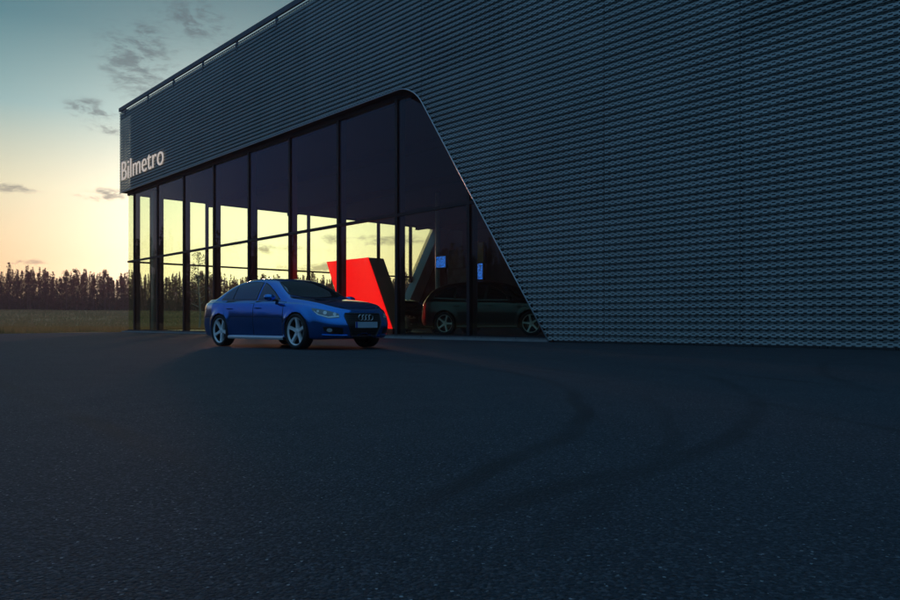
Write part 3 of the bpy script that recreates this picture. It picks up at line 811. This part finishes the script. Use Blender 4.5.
SUV = dict(rows=[
    (2.52, 0.0, .34, .86, .90), (2.50, .28, .30, .88, .92), (2.46, .50, .27, .90, .945), (2.36, .70, .25, .93, .98), (2.20, .83, .24, .96, 1.02),
    (2.0, .90, .24, .99, 1.06), (1.75, .94, .25, 1.02, 1.09), (1.5, .96, .25, 1.04, 1.11), (1.25, .965, .25, 1.05, 1.13), (1.1, .968, .25, 1.06, 1.16),
    (.9, .97, .25, 1.07, 1.28), (.6, .97, .25, 1.08, 1.47), (.3, .97, .25, 1.09, 1.62), (.0, .97, .25, 1.10, 1.70), (-.5, .97, .25, 1.11, 1.74),
    (-1.0, .97, .25, 1.12, 1.73), (-1.5, .965, .25, 1.13, 1.69), (-1.9, .95, .26, 1.14, 1.60), (-2.15, .93, .27, 1.13, 1.42), (-2.3, .88, .28, 1.11, 1.22),
    (-2.40, .80, .30, 1.05, 1.12), (-2.46, .66, .32, 1.0, 1.06), (-2.49, .4, .34, .95, 1.0), (-2.50, 0, .36, .9, .95)],
    axles=(1.49, -1.49), wr=.375, rim=.285, arch=.43,
    wins=[[(.85, 1.12), (.55, 1.28), (.22, 1.47), (-.05, 1.56), (-.05, 1.15)],
          [(-.14, 1.15), (-.14, 1.57), (-.6, 1.60), (-1.15, 1.58), (-1.15, 1.17)],
          [(-1.22, 1.18), (-1.22, 1.57), (-1.6, 1.52), (-1.9, 1.40), (-1.95, 1.22)]],
    ws=[(1.10, 0), (1.06, .4), (.95, .68), (.7, .62), (.32, .52), (.28, .25), (.27, 0)],
    rw=[(-2.28, 0), (-2.24, .55), (-2.0, .50), (-1.92, .0)],
    doors=[[(1.05, .36), (1.0, .32), (-.085, .32), (-.085, 1.08), (.95, 1.04)], [(-.105, .32), (-.95, .32), (-1.02, .5), (-1.2, .75), (-1.3, .85), (-1.3, 1.09), (-.105, 1.08)]],
    handles=(.12, -1.05), hz=.93, mirror=(.80, 1.06, 1.16))
def shell(S):
    rows = cr_interp(S['rows'], 8); verts = []; SEG = 5
    for x, Wd, zb, zs, zt in rows:
        Wd = max(Wd, 0.0); H = max(zt - zs, .01); k = min(1, Wd / .5)
        mid = zb + .45 * (zs - zb)
        ctl = [(Wd - .20 * k, zb), (Wd - .07 * k, zb + .015), (Wd - .028 * k, zb + .09), (Wd - .004 * k, mid), (Wd, zb + .62 * (zs - zb)), (Wd - .022 * k, zs - .105), (Wd - .055 * k, zs - .03),
               (Wd - .10 * k, zs), (Wd - (.115 + .12 * H) * k, zs + .33 * H), (Wd - (.13 + .30 * H) * k, zs + .72 * H), (Wd - (.18 + .42 * H) * k, zs + .92 * H),
               ((Wd - (.18 + .42 * H) * k) * .62, zs + .985 * H), (0, zt)]
        sec = cr_interp(ctl, SEG); verts.append([(x, max(0.0, p[0]), p[1]) for p in sec])
    nx = len(verts); m = len(verts[0]); xf = S['rows'][0][0]; xr = S['rows'][-1][0]
    zc = .44
    P = np.zeros((nx, 2 * m - 1, 3))
    for i in range(nx):
        for j in range(m):
            x, y, z = verts[i][j]
            bl = max(0, min(1, (x - (xf - .55)) / .55)); bl = bl * bl * (3 - 2 * bl)
            x2 = x + bl * (.045 * math.exp(-((z - zc) / .13) ** 2) - .22 * max(0, z - .52) ** 1.2)
            blr = max(0, min(1, ((xr + .5) - x) / .5)); blr = blr * blr * (3 - 2 * blr)
            x2 -= blr * (.05 * math.exp(-((z - .5) / .16) ** 2)) - blr * .10 * max(0, .36 - z)
            # flared arches
            fl = 0
            for ax in S['axles']:
                r = math.hypot(x2 - ax, z - S['wr'])
                fl = max(fl, math.exp(-((r - S['arch'] - .02) / .065) ** 2) if z > .15 else 0)
            y2 = y + (.022 * fl if (y > .6 and z < S['rows'][12][3]) else 0)
            # crease low on the doors
            if y > .6 and .24 < z < .46: y2 -= .014 * math.sin((z - .24) / .22 * math.pi) * max(0, 1 - abs(x) / 1.3)
            P[i, j] = (x2, -y2, z); P[i, 2 * m - 2 - j] = (x2, y2, z)
    return P
def car_body_mesh(S):
    P = shell(S); nx, m, _ = P.shape
    v = P.reshape(-1, 3).tolist(); f = []
    full = []
    for i in range(nx - 1):
        for j in range(m - 1):
            q = (i * m + j, i * m + j + 1, (i + 1) * m + j + 1, (i + 1) * m + j); full.append(q)
            c = sum((Vector(v[k]) for k in q), Vector()) / 4
            cut = False
            for ax in S['axles']:
                if abs(c.y) > .5 and math.hypot(c.x - ax, c.z - S['wr']) < S['arch'] : cut = True
            if not cut: f.append(q)
    bvh = BVHTree.FromPolygons([Vector(p) for p in v], full)
    # snap the rim of each cut to the circle
    cnt = {}
    for q in f:
        for a, b2 in zip(q, q[1:] + q[:1]): cnt[tuple(sorted((a, b2)))] = cnt.get(tuple(sorted((a, b2))), 0) + 1
    for (a, b2), n in cnt.items():
        if n == 1:
            for k in (a, b2):
                x, y, z = v[k]
                for ax in S['axles']:
                    dx, dz = x - ax, z - S['wr']; r = math.hypot(dx, dz)
                    if abs(y) > .5 and r < S['arch'] + .09 and z > .2:
                        v[k] = [ax + dx / r * S['arch'], y, S['wr'] + dz / r * S['arch']]
    return v, f, bvh
def project(bvh, poly, frame, off, mats, name, parent, grid=.04, thick=0.0):
    """poly: 2D points (p, q). frame: (origin, e1, e2, dir) -> rays; makes a patch lying on the shell"""
    O, e1, e2, d = [Vector(k) for k in frame]
    bm = bmesh.new()
    vs = [bm.verts.new((p, q, 0)) for p, q in poly]; bm.faces.new(vs)
    ps = [p for p, q in poly]; qs = [q for p, q in poly]
    for ax, lo, hi in ((0, min(ps), max(ps)), (1, min(qs), max(qs))):
        n = int((hi - lo) / grid)
        for k in range(1, n + 1):
            co = [0, 0, 0]; co[ax] = lo + (hi - lo) * k / (n + 1); no = [0, 0, 0]; no[ax] = 1
            bmesh.ops.bisect_plane(bm, geom=bm.verts[:] + bm.edges[:] + bm.faces[:], plane_co=co, plane_no=no)
    mb = MB(); ok = {}
    for v in bm.verts:
        o = O + e1 * v.co.x + e2 * v.co.y
        h, n, i, dist = bvh.ray_cast(o, d)
        if h is None: continue
        if n.dot(d) > 0: n = -n
        ok[v] = len(mb.v); mb.v.append(tuple(h + n * off))
    for f in bm.faces:
        if all(v in ok for v in f.verts): mb.f.append(tuple(ok[v] for v in f.verts)); mb.mi.append(0)
    bm.free()
    ob = mb.build(name, mats, parent, smooth=True)
    # face outwards
    me = ob.data
    if len(me.polygons) and sum((p.normal.dot(d)) for p in me.polygons) > 0: me.flip_normals()
    return ob
def outline_tube(bvh, poly, frame, off, rad, m, name, parent, closed=True):
    O, e1, e2, d = [Vector(k) for k in frame]; pth = []
    pts = poly + ([poly[0]] if closed else [])
    for (a, b2), (c, e) in zip(pts, pts[1:]):
        n = max(1, int(math.hypot(c - a, e - b2) / .05))
        for k in range(n):
            p, q = a + (c - a) * k / n, b2 + (e - b2) * k / n
            h, nn, i, dist = bvh.ray_cast(O + e1 * p + e2 * q, d)
            if h is None: continue
            if nn.dot(d) > 0: nn = -nn
            pth.append(tuple(h + nn * off))
    if closed and pth: pth.append(pth[0])
    mb = MB(); mb.tube(pth, rad, 6); return mb.build(name, m, parent, smooth=True)
def wheel(root, ax, side, S, spin, trackw, shiny=True):
    """side -1 = right. outer face towards side"""
    wr, rr = S['wr'], S['rim']
    w = MB(); o = 1.0
    # rim barrel and lip (y outward positive, flipped by side later)
    w.lathe([(rr - .03, .070), (rr - .024, .084), (rr - .012, .098), (rr, .10), (rr, .070)], 44, closed=True)
    # hub
    w.lathe([(0.0, .072), (.028, .072), (.034, .066), (.062, .056), (.068, .02)], 24)
    for k in range(5):
        a = spin + 2 * math.pi * k / 5
        def P(r, t, y):
            return (r * math.cos(a) - t * math.sin(a), y, r * math.sin(a) + t * math.cos(a))
        r0, r1 = .045, rr - .02
        rm = (r0 + r1) / 2
        for (ra, wa, ya), (rb, wb, yb) in (((r0, .036, .060), (rm, .024, .072)), ((rm, .024, .072), (r1, .033, .088))):
            w.hexa([P(ra, -wa, ya - .05), P(ra, wa, ya - .05), P(ra, wa, ya), P(ra, -wa, ya),
                    P(rb, -wb, yb - .05), P(rb, wb, yb - .05), P(rb, wb, yb), P(rb, -wb, yb)])
    wo = w.build('wheel', M['rimwhite'] if shiny else M['alloy'], root, fix=True); autosmooth(wo, 30)
    t = MB()
    t.lathe([(rr - .006, -.11), (rr + .02, -.118), (wr - .02, -.116), (wr - .004, -.10), (wr, -.07), (wr, .07), (wr - .004, .10), (wr - .02, .116), (rr + .02, .118), (rr - .006, .10)], 48)
    to = t.build('tyre', M['rubber'], wo, fix=True); autosmooth(to, 45)
    bl_ = MB(); bl_.lathe([(.02, -.10), (rr - .05, -.10), (rr - .045, -.02), (rr - .026, .069), (rr - .005, .069)], 40)
    bo = bl_.build('rim_barrel', M['black'], wo, fix=True); autosmooth(bo, 40)
    dsk = MB(); dsk.lathe([(0, .0), (rr * .62, .0), (rr * .62, -.03), (0, -.03)], 36)
    db = dsk.build('brake_disc', M['darkalloy'], wo, fix=True)
    wo.location = (ax, side * (trackw - .112), wr)
    if side < 0: wo.rotation_euler = (0, 0, math.pi)
    return wo
def make_car(name, S, pm, loc, rz, label, cat='car', rings=True, spin=0.3, sc=1.0, shiny=True):
    root = empty(name, loc, rz); root.scale = (sc, sc, sc); tag(root, label, cat)
    v, f, bvh = car_body_mesh(S)
    mb = MB(); mb.v = [tuple(p) for p in v]; mb.f = f; mb.mi = [0] * len(f)
    # underbody + wheel wells, same object, dark second material
    xf = S['rows'][0][0]; xr = S['rows'][-1][0]; wd = S['rows'][13][1]
    zb = S['rows'][13][2]
    body = mb.build('body', [pm], root, smooth=True)
    bm = bmesh.new(); bm.from_mesh(body.data); bmesh.ops.remove_doubles(bm, verts=bm.verts, dist=.0005)
    bmesh.ops.recalc_face_normals(bm, faces=bm.faces); bm.to_mesh(body.data); bm.free()
    if body.data.polygons[len(body.data.polygons) // 2].normal.z < 0 and False: body.data.flip_normals()
    ub = MB(); ub.box(((xf + xr) / 2, 0, zb + .03), (xf - xr - .5, (wd - .32) * 2, .04))
    ub.box(((S['axles'][0] + S['axles'][1]) / 2, 0, zb + .03), (S['axles'][0] - S['axles'][1] - 2 * S['arch'] - .04, (wd - .1) * 2, .05))
    for ax in S['axles']:
        for sd in (-1, 1):
            n = 20
            for k in range(n):
                a0, a1 = math.pi * (-.12 + 1.24 * k / n), math.pi * (-.12 + 1.24 * (k + 1) / n); r = S['arch'] + .004
                q = [(ax + r * math.cos(a), y * sd, S['wr'] + r * math.sin(a)) for a, y in ((a0, wd - .035), (a1, wd - .035), (a1, wd - .38), (a0, wd - .38))]
                ub.face(q)
                ub.face([(ax + r * math.cos(a0), (wd - .38) * sd, S['wr'] + r * math.sin(a0)), (ax + r * math.cos(a1), (wd - .38) * sd, S['wr'] + r * math.sin(a1)), (ax, (wd - .38) * sd, S['wr'])])
    ub.build('underbody', M['black'], root)
    side = {sd: ((0, sd * 3, 0), (1, 0, 0), (0, 0, 1), (0, -sd, 0)) for sd in (-1, 1)}
    top = ((0, 0, 4), (1, 0, 0), (0, 1, 0), (0, 0, -1))
    front = ((5, 0, 0), (0, 1, 0), (0, 0, 1), (-1, 0, 0)); rear = ((-5, 0, 0), (0, 1, 0), (0, 0, 1), (1, 0, 0))
    def expand(poly, d):
        cx = sum(p for p, q in poly) / len(poly); cy = sum(q for p, q in poly) / len(poly); out = []
        n = len(poly)
        for i in range(n):
            a = Vector(poly[i - 1]); b2 = Vector(poly[i]); c = Vector(poly[(i + 1) % n])
            n1 = Vector(((b2 - a).y, -(b2 - a).x)).normalized(); n2 = Vector(((c - b2).y, -(c - b2).x)).normalized()
            nn = (n1 + n2); nn = nn.normalized() if nn.length > 1e-6 else n1
            if nn.dot(b2 - Vector((cx, cy))) < 0: nn = -nn
            p = b2 + nn * d / max(.5, nn.dot(n1) if n1.dot(nn) > 0 else -n1.dot(nn)); out.append((p.x, p.y))
        return out
    for sd in (-1, 1):
        for k, w in enumerate(S['wins']):
            project(bvh, expand(w, .018), side[sd], .003, M['black'], 'window_surround', root)
            project(bvh, w, side[sd], .006, M['carglass'], 'side_window', root)
        for k, dpoly in enumerate(S['doors']):
            seam = project(bvh, expand(dpoly, .010), side[sd], .0015, M['black'], 'door_seam', root)
            dr = project(bvh, dpoly, side[sd], .004, pm, 'door', root)
            hx = S['handles'][k]
            h = bvh.ray_cast(Vector((hx, sd * 3, S['hz'])), Vector((0, -sd, 0)))[0]
            if h is not None:
                hb = MB(); hb.box((hx, h.y + sd * .022, S['hz']), (.19, .022, .028)); hb.box((hx - .07, h.y + sd * .008, S['hz']), (.03, .03, .022)); hb.box((hx + .07, h.y + sd * .008, S['hz']), (.03, .03, .022))
                bevel(hb.build('door_handle', pm, dr, fix=True), .008)
        # chrome line under the side glass, sill; shiny cars get its reflection as pale alloy
        z0 = S['wins'][0][0][1] - .02
        outline_tube(bvh, [(S['wins'][0][0][0] + .04, z0 - .005), (-.5, z0 + .012), (S['wins'][-1][-1][0] - .05, S['wins'][-1][-1][1] - .018)], side[sd], .004, .006, M['chrome'], 'belt_trim', root, closed=False)
        ls = MB(); xa = S['axles'][0] - S['arch'] - .02; xb = S['axles'][1] + S['arch'] + .02; yb = wd + .008
        n = 16
        prof = [(-.10, zb - .015), (-.004, zb - .012), (.012, zb + .02), (.008, zb + .042), (-.035, zb + .062)]
        for k in range(n):
            x0 = xa + (xb - xa) * k / n; x1 = xa + (xb - xa) * (k + 1) / n
            for (ya, za), (yc, zc2) in zip(prof, prof[1:]):
                ls.face([(x0, sd * (yb + ya), za), (x1, sd * (yb + ya), za), (x1, sd * (yb + yc), zc2), (x0, sd * (yb + yc), zc2)])
        ls.build('sill', M['alloy'] if shiny else pm, root, fix=True)
        # mirror
        mx, my, mz = S['mirror']; mm = MB()
        rings_ = []
        for i in range(9):
            fi = math.pi * i / 8; yy = my + .115 * -math.cos(fi); r_ = math.sin(fi) ** .55
            base = len(mm.v)
            for j in range(14):
                a = 2 * math.pi * j / 14; ca, sa = math.cos(a), math.sin(a)
                mm.v.append((mx + (.10 if ca > 0 else .035) * ca * r_, sd * yy, mz + .068 * sa * r_)); 
            rings_.append(base)
        for a, b2 in zip(rings_, rings_[1:]):
            for j in range(14): mm.f.append((a + j, a + (j + 1) % 14, b2 + (j + 1) % 14, b2 + j)); mm.mi.append(0)
        mo = mm.build('mirror', pm, root, smooth=True, fix=True)
        am = MB(); am.box((mx - .02, sd * (my - .13), mz - .055), (.06, .12, .03)); am.build('mirror_arm', M['black'], mo)
        for ax in S['axles']:
            wheel(root, ax, sd, S, spin + (0.55 if ax < 0 else 0), wd + .008, shiny)
        # lamps seen on the diagonal
        ang = R(35); d = Vector((math.cos(ang), sd * math.sin(ang), 0)); e = Vector((-math.sin(ang), sd * math.cos(ang), 0))
        fr = (tuple(d * 5), tuple(e), (0, 0, 1), tuple(-d))
        sx = xf - 2.31; dz = S['rows'][0][3] - .66
        def sh(poly): return [(p - .573 * sx + (.04 if sx > .1 else 0), q + dz) for p, q in poly]
        hl = sh([(-.86, .585), (-.85, .655), (-.72, .695), (-.55, .735), (-.36, .765), (-.37, .72), (-.46, .64), (-.66, .57)])
        lo = project(bvh, hl, fr, .004, M['lampdark'], 'headlight', root, .025)
        project(bvh, sh([(-.85, .595), (-.845, .625), (-.66, .605), (-.50, .645), (-.40, .715), (-.41, .69), (-.47, .635), (-.66, .58)]), fr, .008, M['lamp'], 'light_strip', lo, .02)
        for p, q, r_ in ((-.77, .648, .030), (-.60, .672, .034), (-.475, .702, .022)):
            cc = sh([(p + r_ * math.cos(a), q + r_ * math.sin(a)) for a in np.linspace(0, 2 * math.pi, 14)[:-1]])
            project(bvh, cc, fr, .009, M['lamp'], 'reflector', lo, .03)
        fi = sh([(-.93, .285), (-.92, .395), (-.80, .415), (-.56, .42), (-.58, .345), (-.70, .295)])
        ig = project(bvh, fi, fr, .004, M['grille'], 'air_intake', root, .03)
        cc = sh([(-.68 + .05 * math.cos(a), .36 + .035 * math.sin(a)) for a in np.linspace(0, 2 * math.pi, 14)[:-1]])
        project(bvh, cc, fr, .010, M['lamp'], 'fog_light', ig, .02)
        # lip under the intake
        outline_tube(bvh, sh([(-1.0, .262), (-.90, .262), (-.70, .268), (-.5, .275)]), fr, .012, .014, pm, 'bumper_lip', root, closed=False)
        # tail light
        d2 = Vector((-math.cos(ang), sd * math.sin(ang), 0)); e2 = Vector((math.sin(ang), sd * math.cos(ang), 0))
        fr2 = (tuple(d2 * 5), tuple(e2), (0, 0, 1), tuple(-d2)); zt = S['rows'][-1][3] - .82
        project(bvh, [(-.90 - .573 * (abs(xr) - 2.39), .74 + zt), (-.90 - .573 * (abs(xr) - 2.39), .86 + zt), (-.52, .87 + zt), (-.56, .77 + zt)], fr2, .004, M['redlens'], 'tail_light', root, .03)
    ws = S['ws'] + [(p, -q) for p, q in S['ws'][::-1] if q != 0]
    project(bvh, expand(ws, .02), top, .003, M['black'], 'windscreen_surround', root)
    project(bvh, ws, top, .006, M['screen_glass'], 'windscreen', root)
    rw = S['rw'] + [(p, -q) for p, q in S['rw'][::-1] if q != 0]
    project(bvh, rw, top, .004, M['carglass'], 'rear_window', root)
    # bonnet: shut line
    xx = S['ws'][0][0] + .08
    bn = [(xx, 0), (xx - .02, .45), (xx - .10, .68), (1.5, .70), (1.95 + (xf - 2.31), .62), (2.17 + (xf - 2.31), .40), (2.21 + (xf - 2.31), 0)]
    bn = bn + [(p, -q) for p, q in bn[::-1] if q != 0]
    project(bvh, expand(bn, .008), top, .0015, M['black'], 'bonnet_seam', root, .05)
    project(bvh, bn, top, .004, pm, 'bonnet', root, .05)
    dz = S['rows'][0][3] - .66
    gp = [(-.40, .665 + dz), (-.42, .61 + dz), (-.40, .50 + dz), (-.29, .25 + dz * .5), (.29, .25 + dz * .5), (.40, .50 + dz), (.42, .61 + dz), (.40, .665 + dz)]
    gr = project(bvh, gp, front, .006, M['grille'], 'grille', root, .03)
    outline_tube(bvh, gp, front, .010, .011, M['chrome'] if not shiny else M['darkalloy'], 'grille_frame', gr)
    gx = bvh.ray_cast(Vector((5, 0, .46 + dz)), Vector((-1, 0, 0)))[0].x
    gx2 = bvh.ray_cast(Vector((5, 0, .59 + dz)), Vector((-1, 0, 0)))[0].x
    pl = MB(); pl.box((gx + .03, 0, .455 + dz), (.012, .52, .11)); po = pl.build('number_plate', M['plate'], root); 
    pb = MB(); pb.box((gx + .037, -.238, .455 + dz), (.003, .044, .11)); pb.build('plate_band', M['plateblue'], po)
    if rings:
        rg = MB()
        for k in range(4):
            y0 = (k - 1.5) * .078
            n = 28
            cpath = [(gx2 + .045 + (.004 if k % 2 else 0), y0 + .052 * math.cos(2 * math.pi * j / n), .59 + dz + .052 * math.sin(2 * math.pi * j / n)) for j in range(n + 1)]
            rg.tube(cpath, .0075, 6)
        rg.build('ring_emblem', M['chrome'], gr, smooth=True)
    return root
# blue saloon in front of the glass: right flank towards the camera
fl = Vector((-2.80, 13.97, 0)); rl = Vector((-4.85, 15.95, 0))
hd = (fl - rl).normalized(); nrm = Vector((-hd.y, hd.x, 0))
mid = (fl + rl) / 2 + nrm * .80
make_car('parked_car', SEDAN, M['blue'], (mid.x, mid.y, 0.004), math.atan2(hd.y, hd.x), 'blue four door saloon with silver five spoke wheels parked on the asphalt')
# dark suv inside, seen through the right-hand panes
rwp = Vector((-.10, 24.6, 0)); fwp = Vector((2.46, 23.2, 0)); hd = (fwp - rwp).normalized(); nrm = Vector((-hd.y, hd.x, 0)); mid = (rwp + fwp) / 2 + nrm * .95
make_car('parked_suv', SUV, M['darkpaint'], (mid.x, mid.y, ZF + .003), math.atan2(hd.y, hd.x), 'black tall car behind the rightmost panes of the showroom', 'suv', rings=False, spin=.1, sc=1.03, shiny=False)
# dark saloon deeper inside, nose towards the glass
p = Vector(((408 - 450) / 745 * 31.5, 31.5, 0))
make_car('parked_car', SEDAN, M['greypaint'], (p.x - .2, p.y + 1, ZF + .003), R(-62), 'dark grey saloon deep inside the showroom left of the black tall car', 'car', rings=True, spin=.7, shiny=False)

# ------------------------------------------------------------------ red display wall
def red_wall():
    root = empty('display_wall', B(19.9, 1.75, ZF)); tag(root, 'glowing red slanted display wall standing behind the glass', 'display wall')
    t = 1.6
    pts = [(19.17, 2.96), (21.95, 2.96), (23.42, .30), (20.6, .30)]
    L = Vector(root.location)
    mb = MB(); F = [B(s, t, z) - L for s, z in pts]; K = [B(s, t + .04, z) - L for s, z in pts]
    mb.hexa(F + K); mb.build('red_panel', M['red'], root, fix=True)
    mb = MB(); F = [B(s, t + .043, z) - L for s, z in pts]; K = [B(s, t + .75, z) - L for s, z in pts]
    mb.hexa(F + K); mb.build('side_panel', M['beige'], root, fix=True)
    mb = MB(); mb.hexa([B(20.9, t + .1, ZF) - L, B(23.35, t + .1, ZF) - L, B(23.35, t + .7, ZF) - L, B(20.9, t + .7, ZF) - L] +
                       [B(20.9, t + .1, .297) - L, B(23.35, t + .1, .297) - L, B(23.35, t + .7, .297) - L, B(20.9, t + .7, .297) - L])
    mb.build('plinth', M['black'], root, fix=True)
red_wall()
# ------------------------------------------------------------------ screens and posters on the partition
def lit(name, c, st):
    def fn(g, b, t):
        n = g.noise(g.vm('MULTIPLY', objc(g), (3, 3, 6)), 2.5, 3, .6)
        k = g.ramp(n, [(0.42, tuple(q * .15 for q in c)), (0.58, c)])
        g.put(b.inputs['Emission Color'], k); b.inputs['Emission Strength'].default_value = st
    return mat(name, (0.01, 0.01, 0.02), .2, 0, fn)
M['bluescreen'] = lit('blue_screen', (0.02, 0.13, 0.65), 1.3)
M['darkposter'] = mat('dark_poster', rough=.5, fn=lambda g, b, t: g.put(b.inputs['Base Color'], g.ramp(g.noise(objc(g), 1.6, 3), [(0.4, (0.02, 0.022, 0.03)), (0.65, (0.10, 0.12, 0.14))])))
M['ochreposter'] = mat('ochre_poster', rough=.5, fn=lambda g, b, t: g.put(b.inputs['Base Color'], g.ramp(g.noise(objc(g), 1.2, 3), [(0.4, (0.30, 0.24, 0.10)), (0.65, (0.50, 0.42, 0.22))])))
DW = 14.9 + 12.6
def onw(px, py):
    r = (px - 450) / 745; Z = DW / (r * N.x + N.y); P = Vector((r * Z, Z, 0)); rel = P - C0
    return rel.dot(-U), CAMH + (323.7 - py) * Z / 745
def panel(name, x0, y0, x1, y1, m, label, cat):
    s0, z1 = onw(x0, y0); s1, z0 = onw(x1, y1)
    root = empty(name, B((s0 + s1) / 2, 12.6, z0)); tag(root, label, cat); L = Vector(root.location)
    mb = MB(); mb.hexa([B(s0 - .06, 12.64, z0 - .06) - L, B(s1 + .06, 12.64, z0 - .06) - L, B(s1 + .06, 12.8, z0 - .06) - L, B(s0 - .06, 12.8, z0 - .06) - L] +
                       [B(s0 - .06, 12.64, z1 + .06) - L, B(s1 + .06, 12.64, z1 + .06) - L, B(s1 + .06, 12.8, z1 + .06) - L, B(s0 - .06, 12.8, z1 + .06) - L])
    mb.build('frame', M['black'], root, fix=True)
    mb = MB(); mb.hexa([B(s0, 12.6, z0) - L, B(s1, 12.6, z0) - L, B(s1, 12.635, z0) - L, B(s0, 12.635, z0) - L] +
                       [B(s0, 12.6, z1) - L, B(s1, 12.6, z1) - L, B(s1, 12.635, z1) - L, B(s0, 12.635, z1) - L])
    mb.build('picture', m, root, fix=True)
panel('wall_screen', 436, 257, 445, 267, M['bluescreen'], 'small blue lit screen on the dark inner wall, the left one', 'screen')
panel('wall_screen', 475, 264, 482, 279, M['bluescreen'], 'narrow blue lit screen under the ochre poster', 'screen')
panel('wall_poster', 475.5, 243, 483, 262, M['ochreposter'], 'narrow ochre poster above the right blue screen', 'poster')
panel('wall_poster', 447.5, 270, 468, 282.5, M['darkposter'], 'wide dark poster between the two blue screens', 'poster')
panel('wall_poster', 449, 252, 463, 267, M['darkposter'], 'squarish dark poster right of the left blue screen', 'poster')

# ------------------------------------------------------------------ evening haze
mb = MB(); mb.box((0, 100, 15), (700, 500, 34)); hz = mb.build('haze', None or bpy.data.materials.new('haze_air'))
hm = hz.data.materials[0]; hm.use_nodes = True; hm.node_tree.nodes.clear(); g = NT(hm.node_tree)
pv = g.new('ShaderNodeVolumePrincipled'); pv.inputs['Color'].default_value = (1.0, 0.66, 0.68, 1)
pv.inputs['Density'].default_value = 0.0009; pv.inputs['Anisotropy'].default_value = 0.5
ho = g.new('ShaderNodeOutputMaterial'); hm.node_tree.links.new(pv.outputs[0], ho.inputs['Volume'])
tag(hz, kind='stuff')
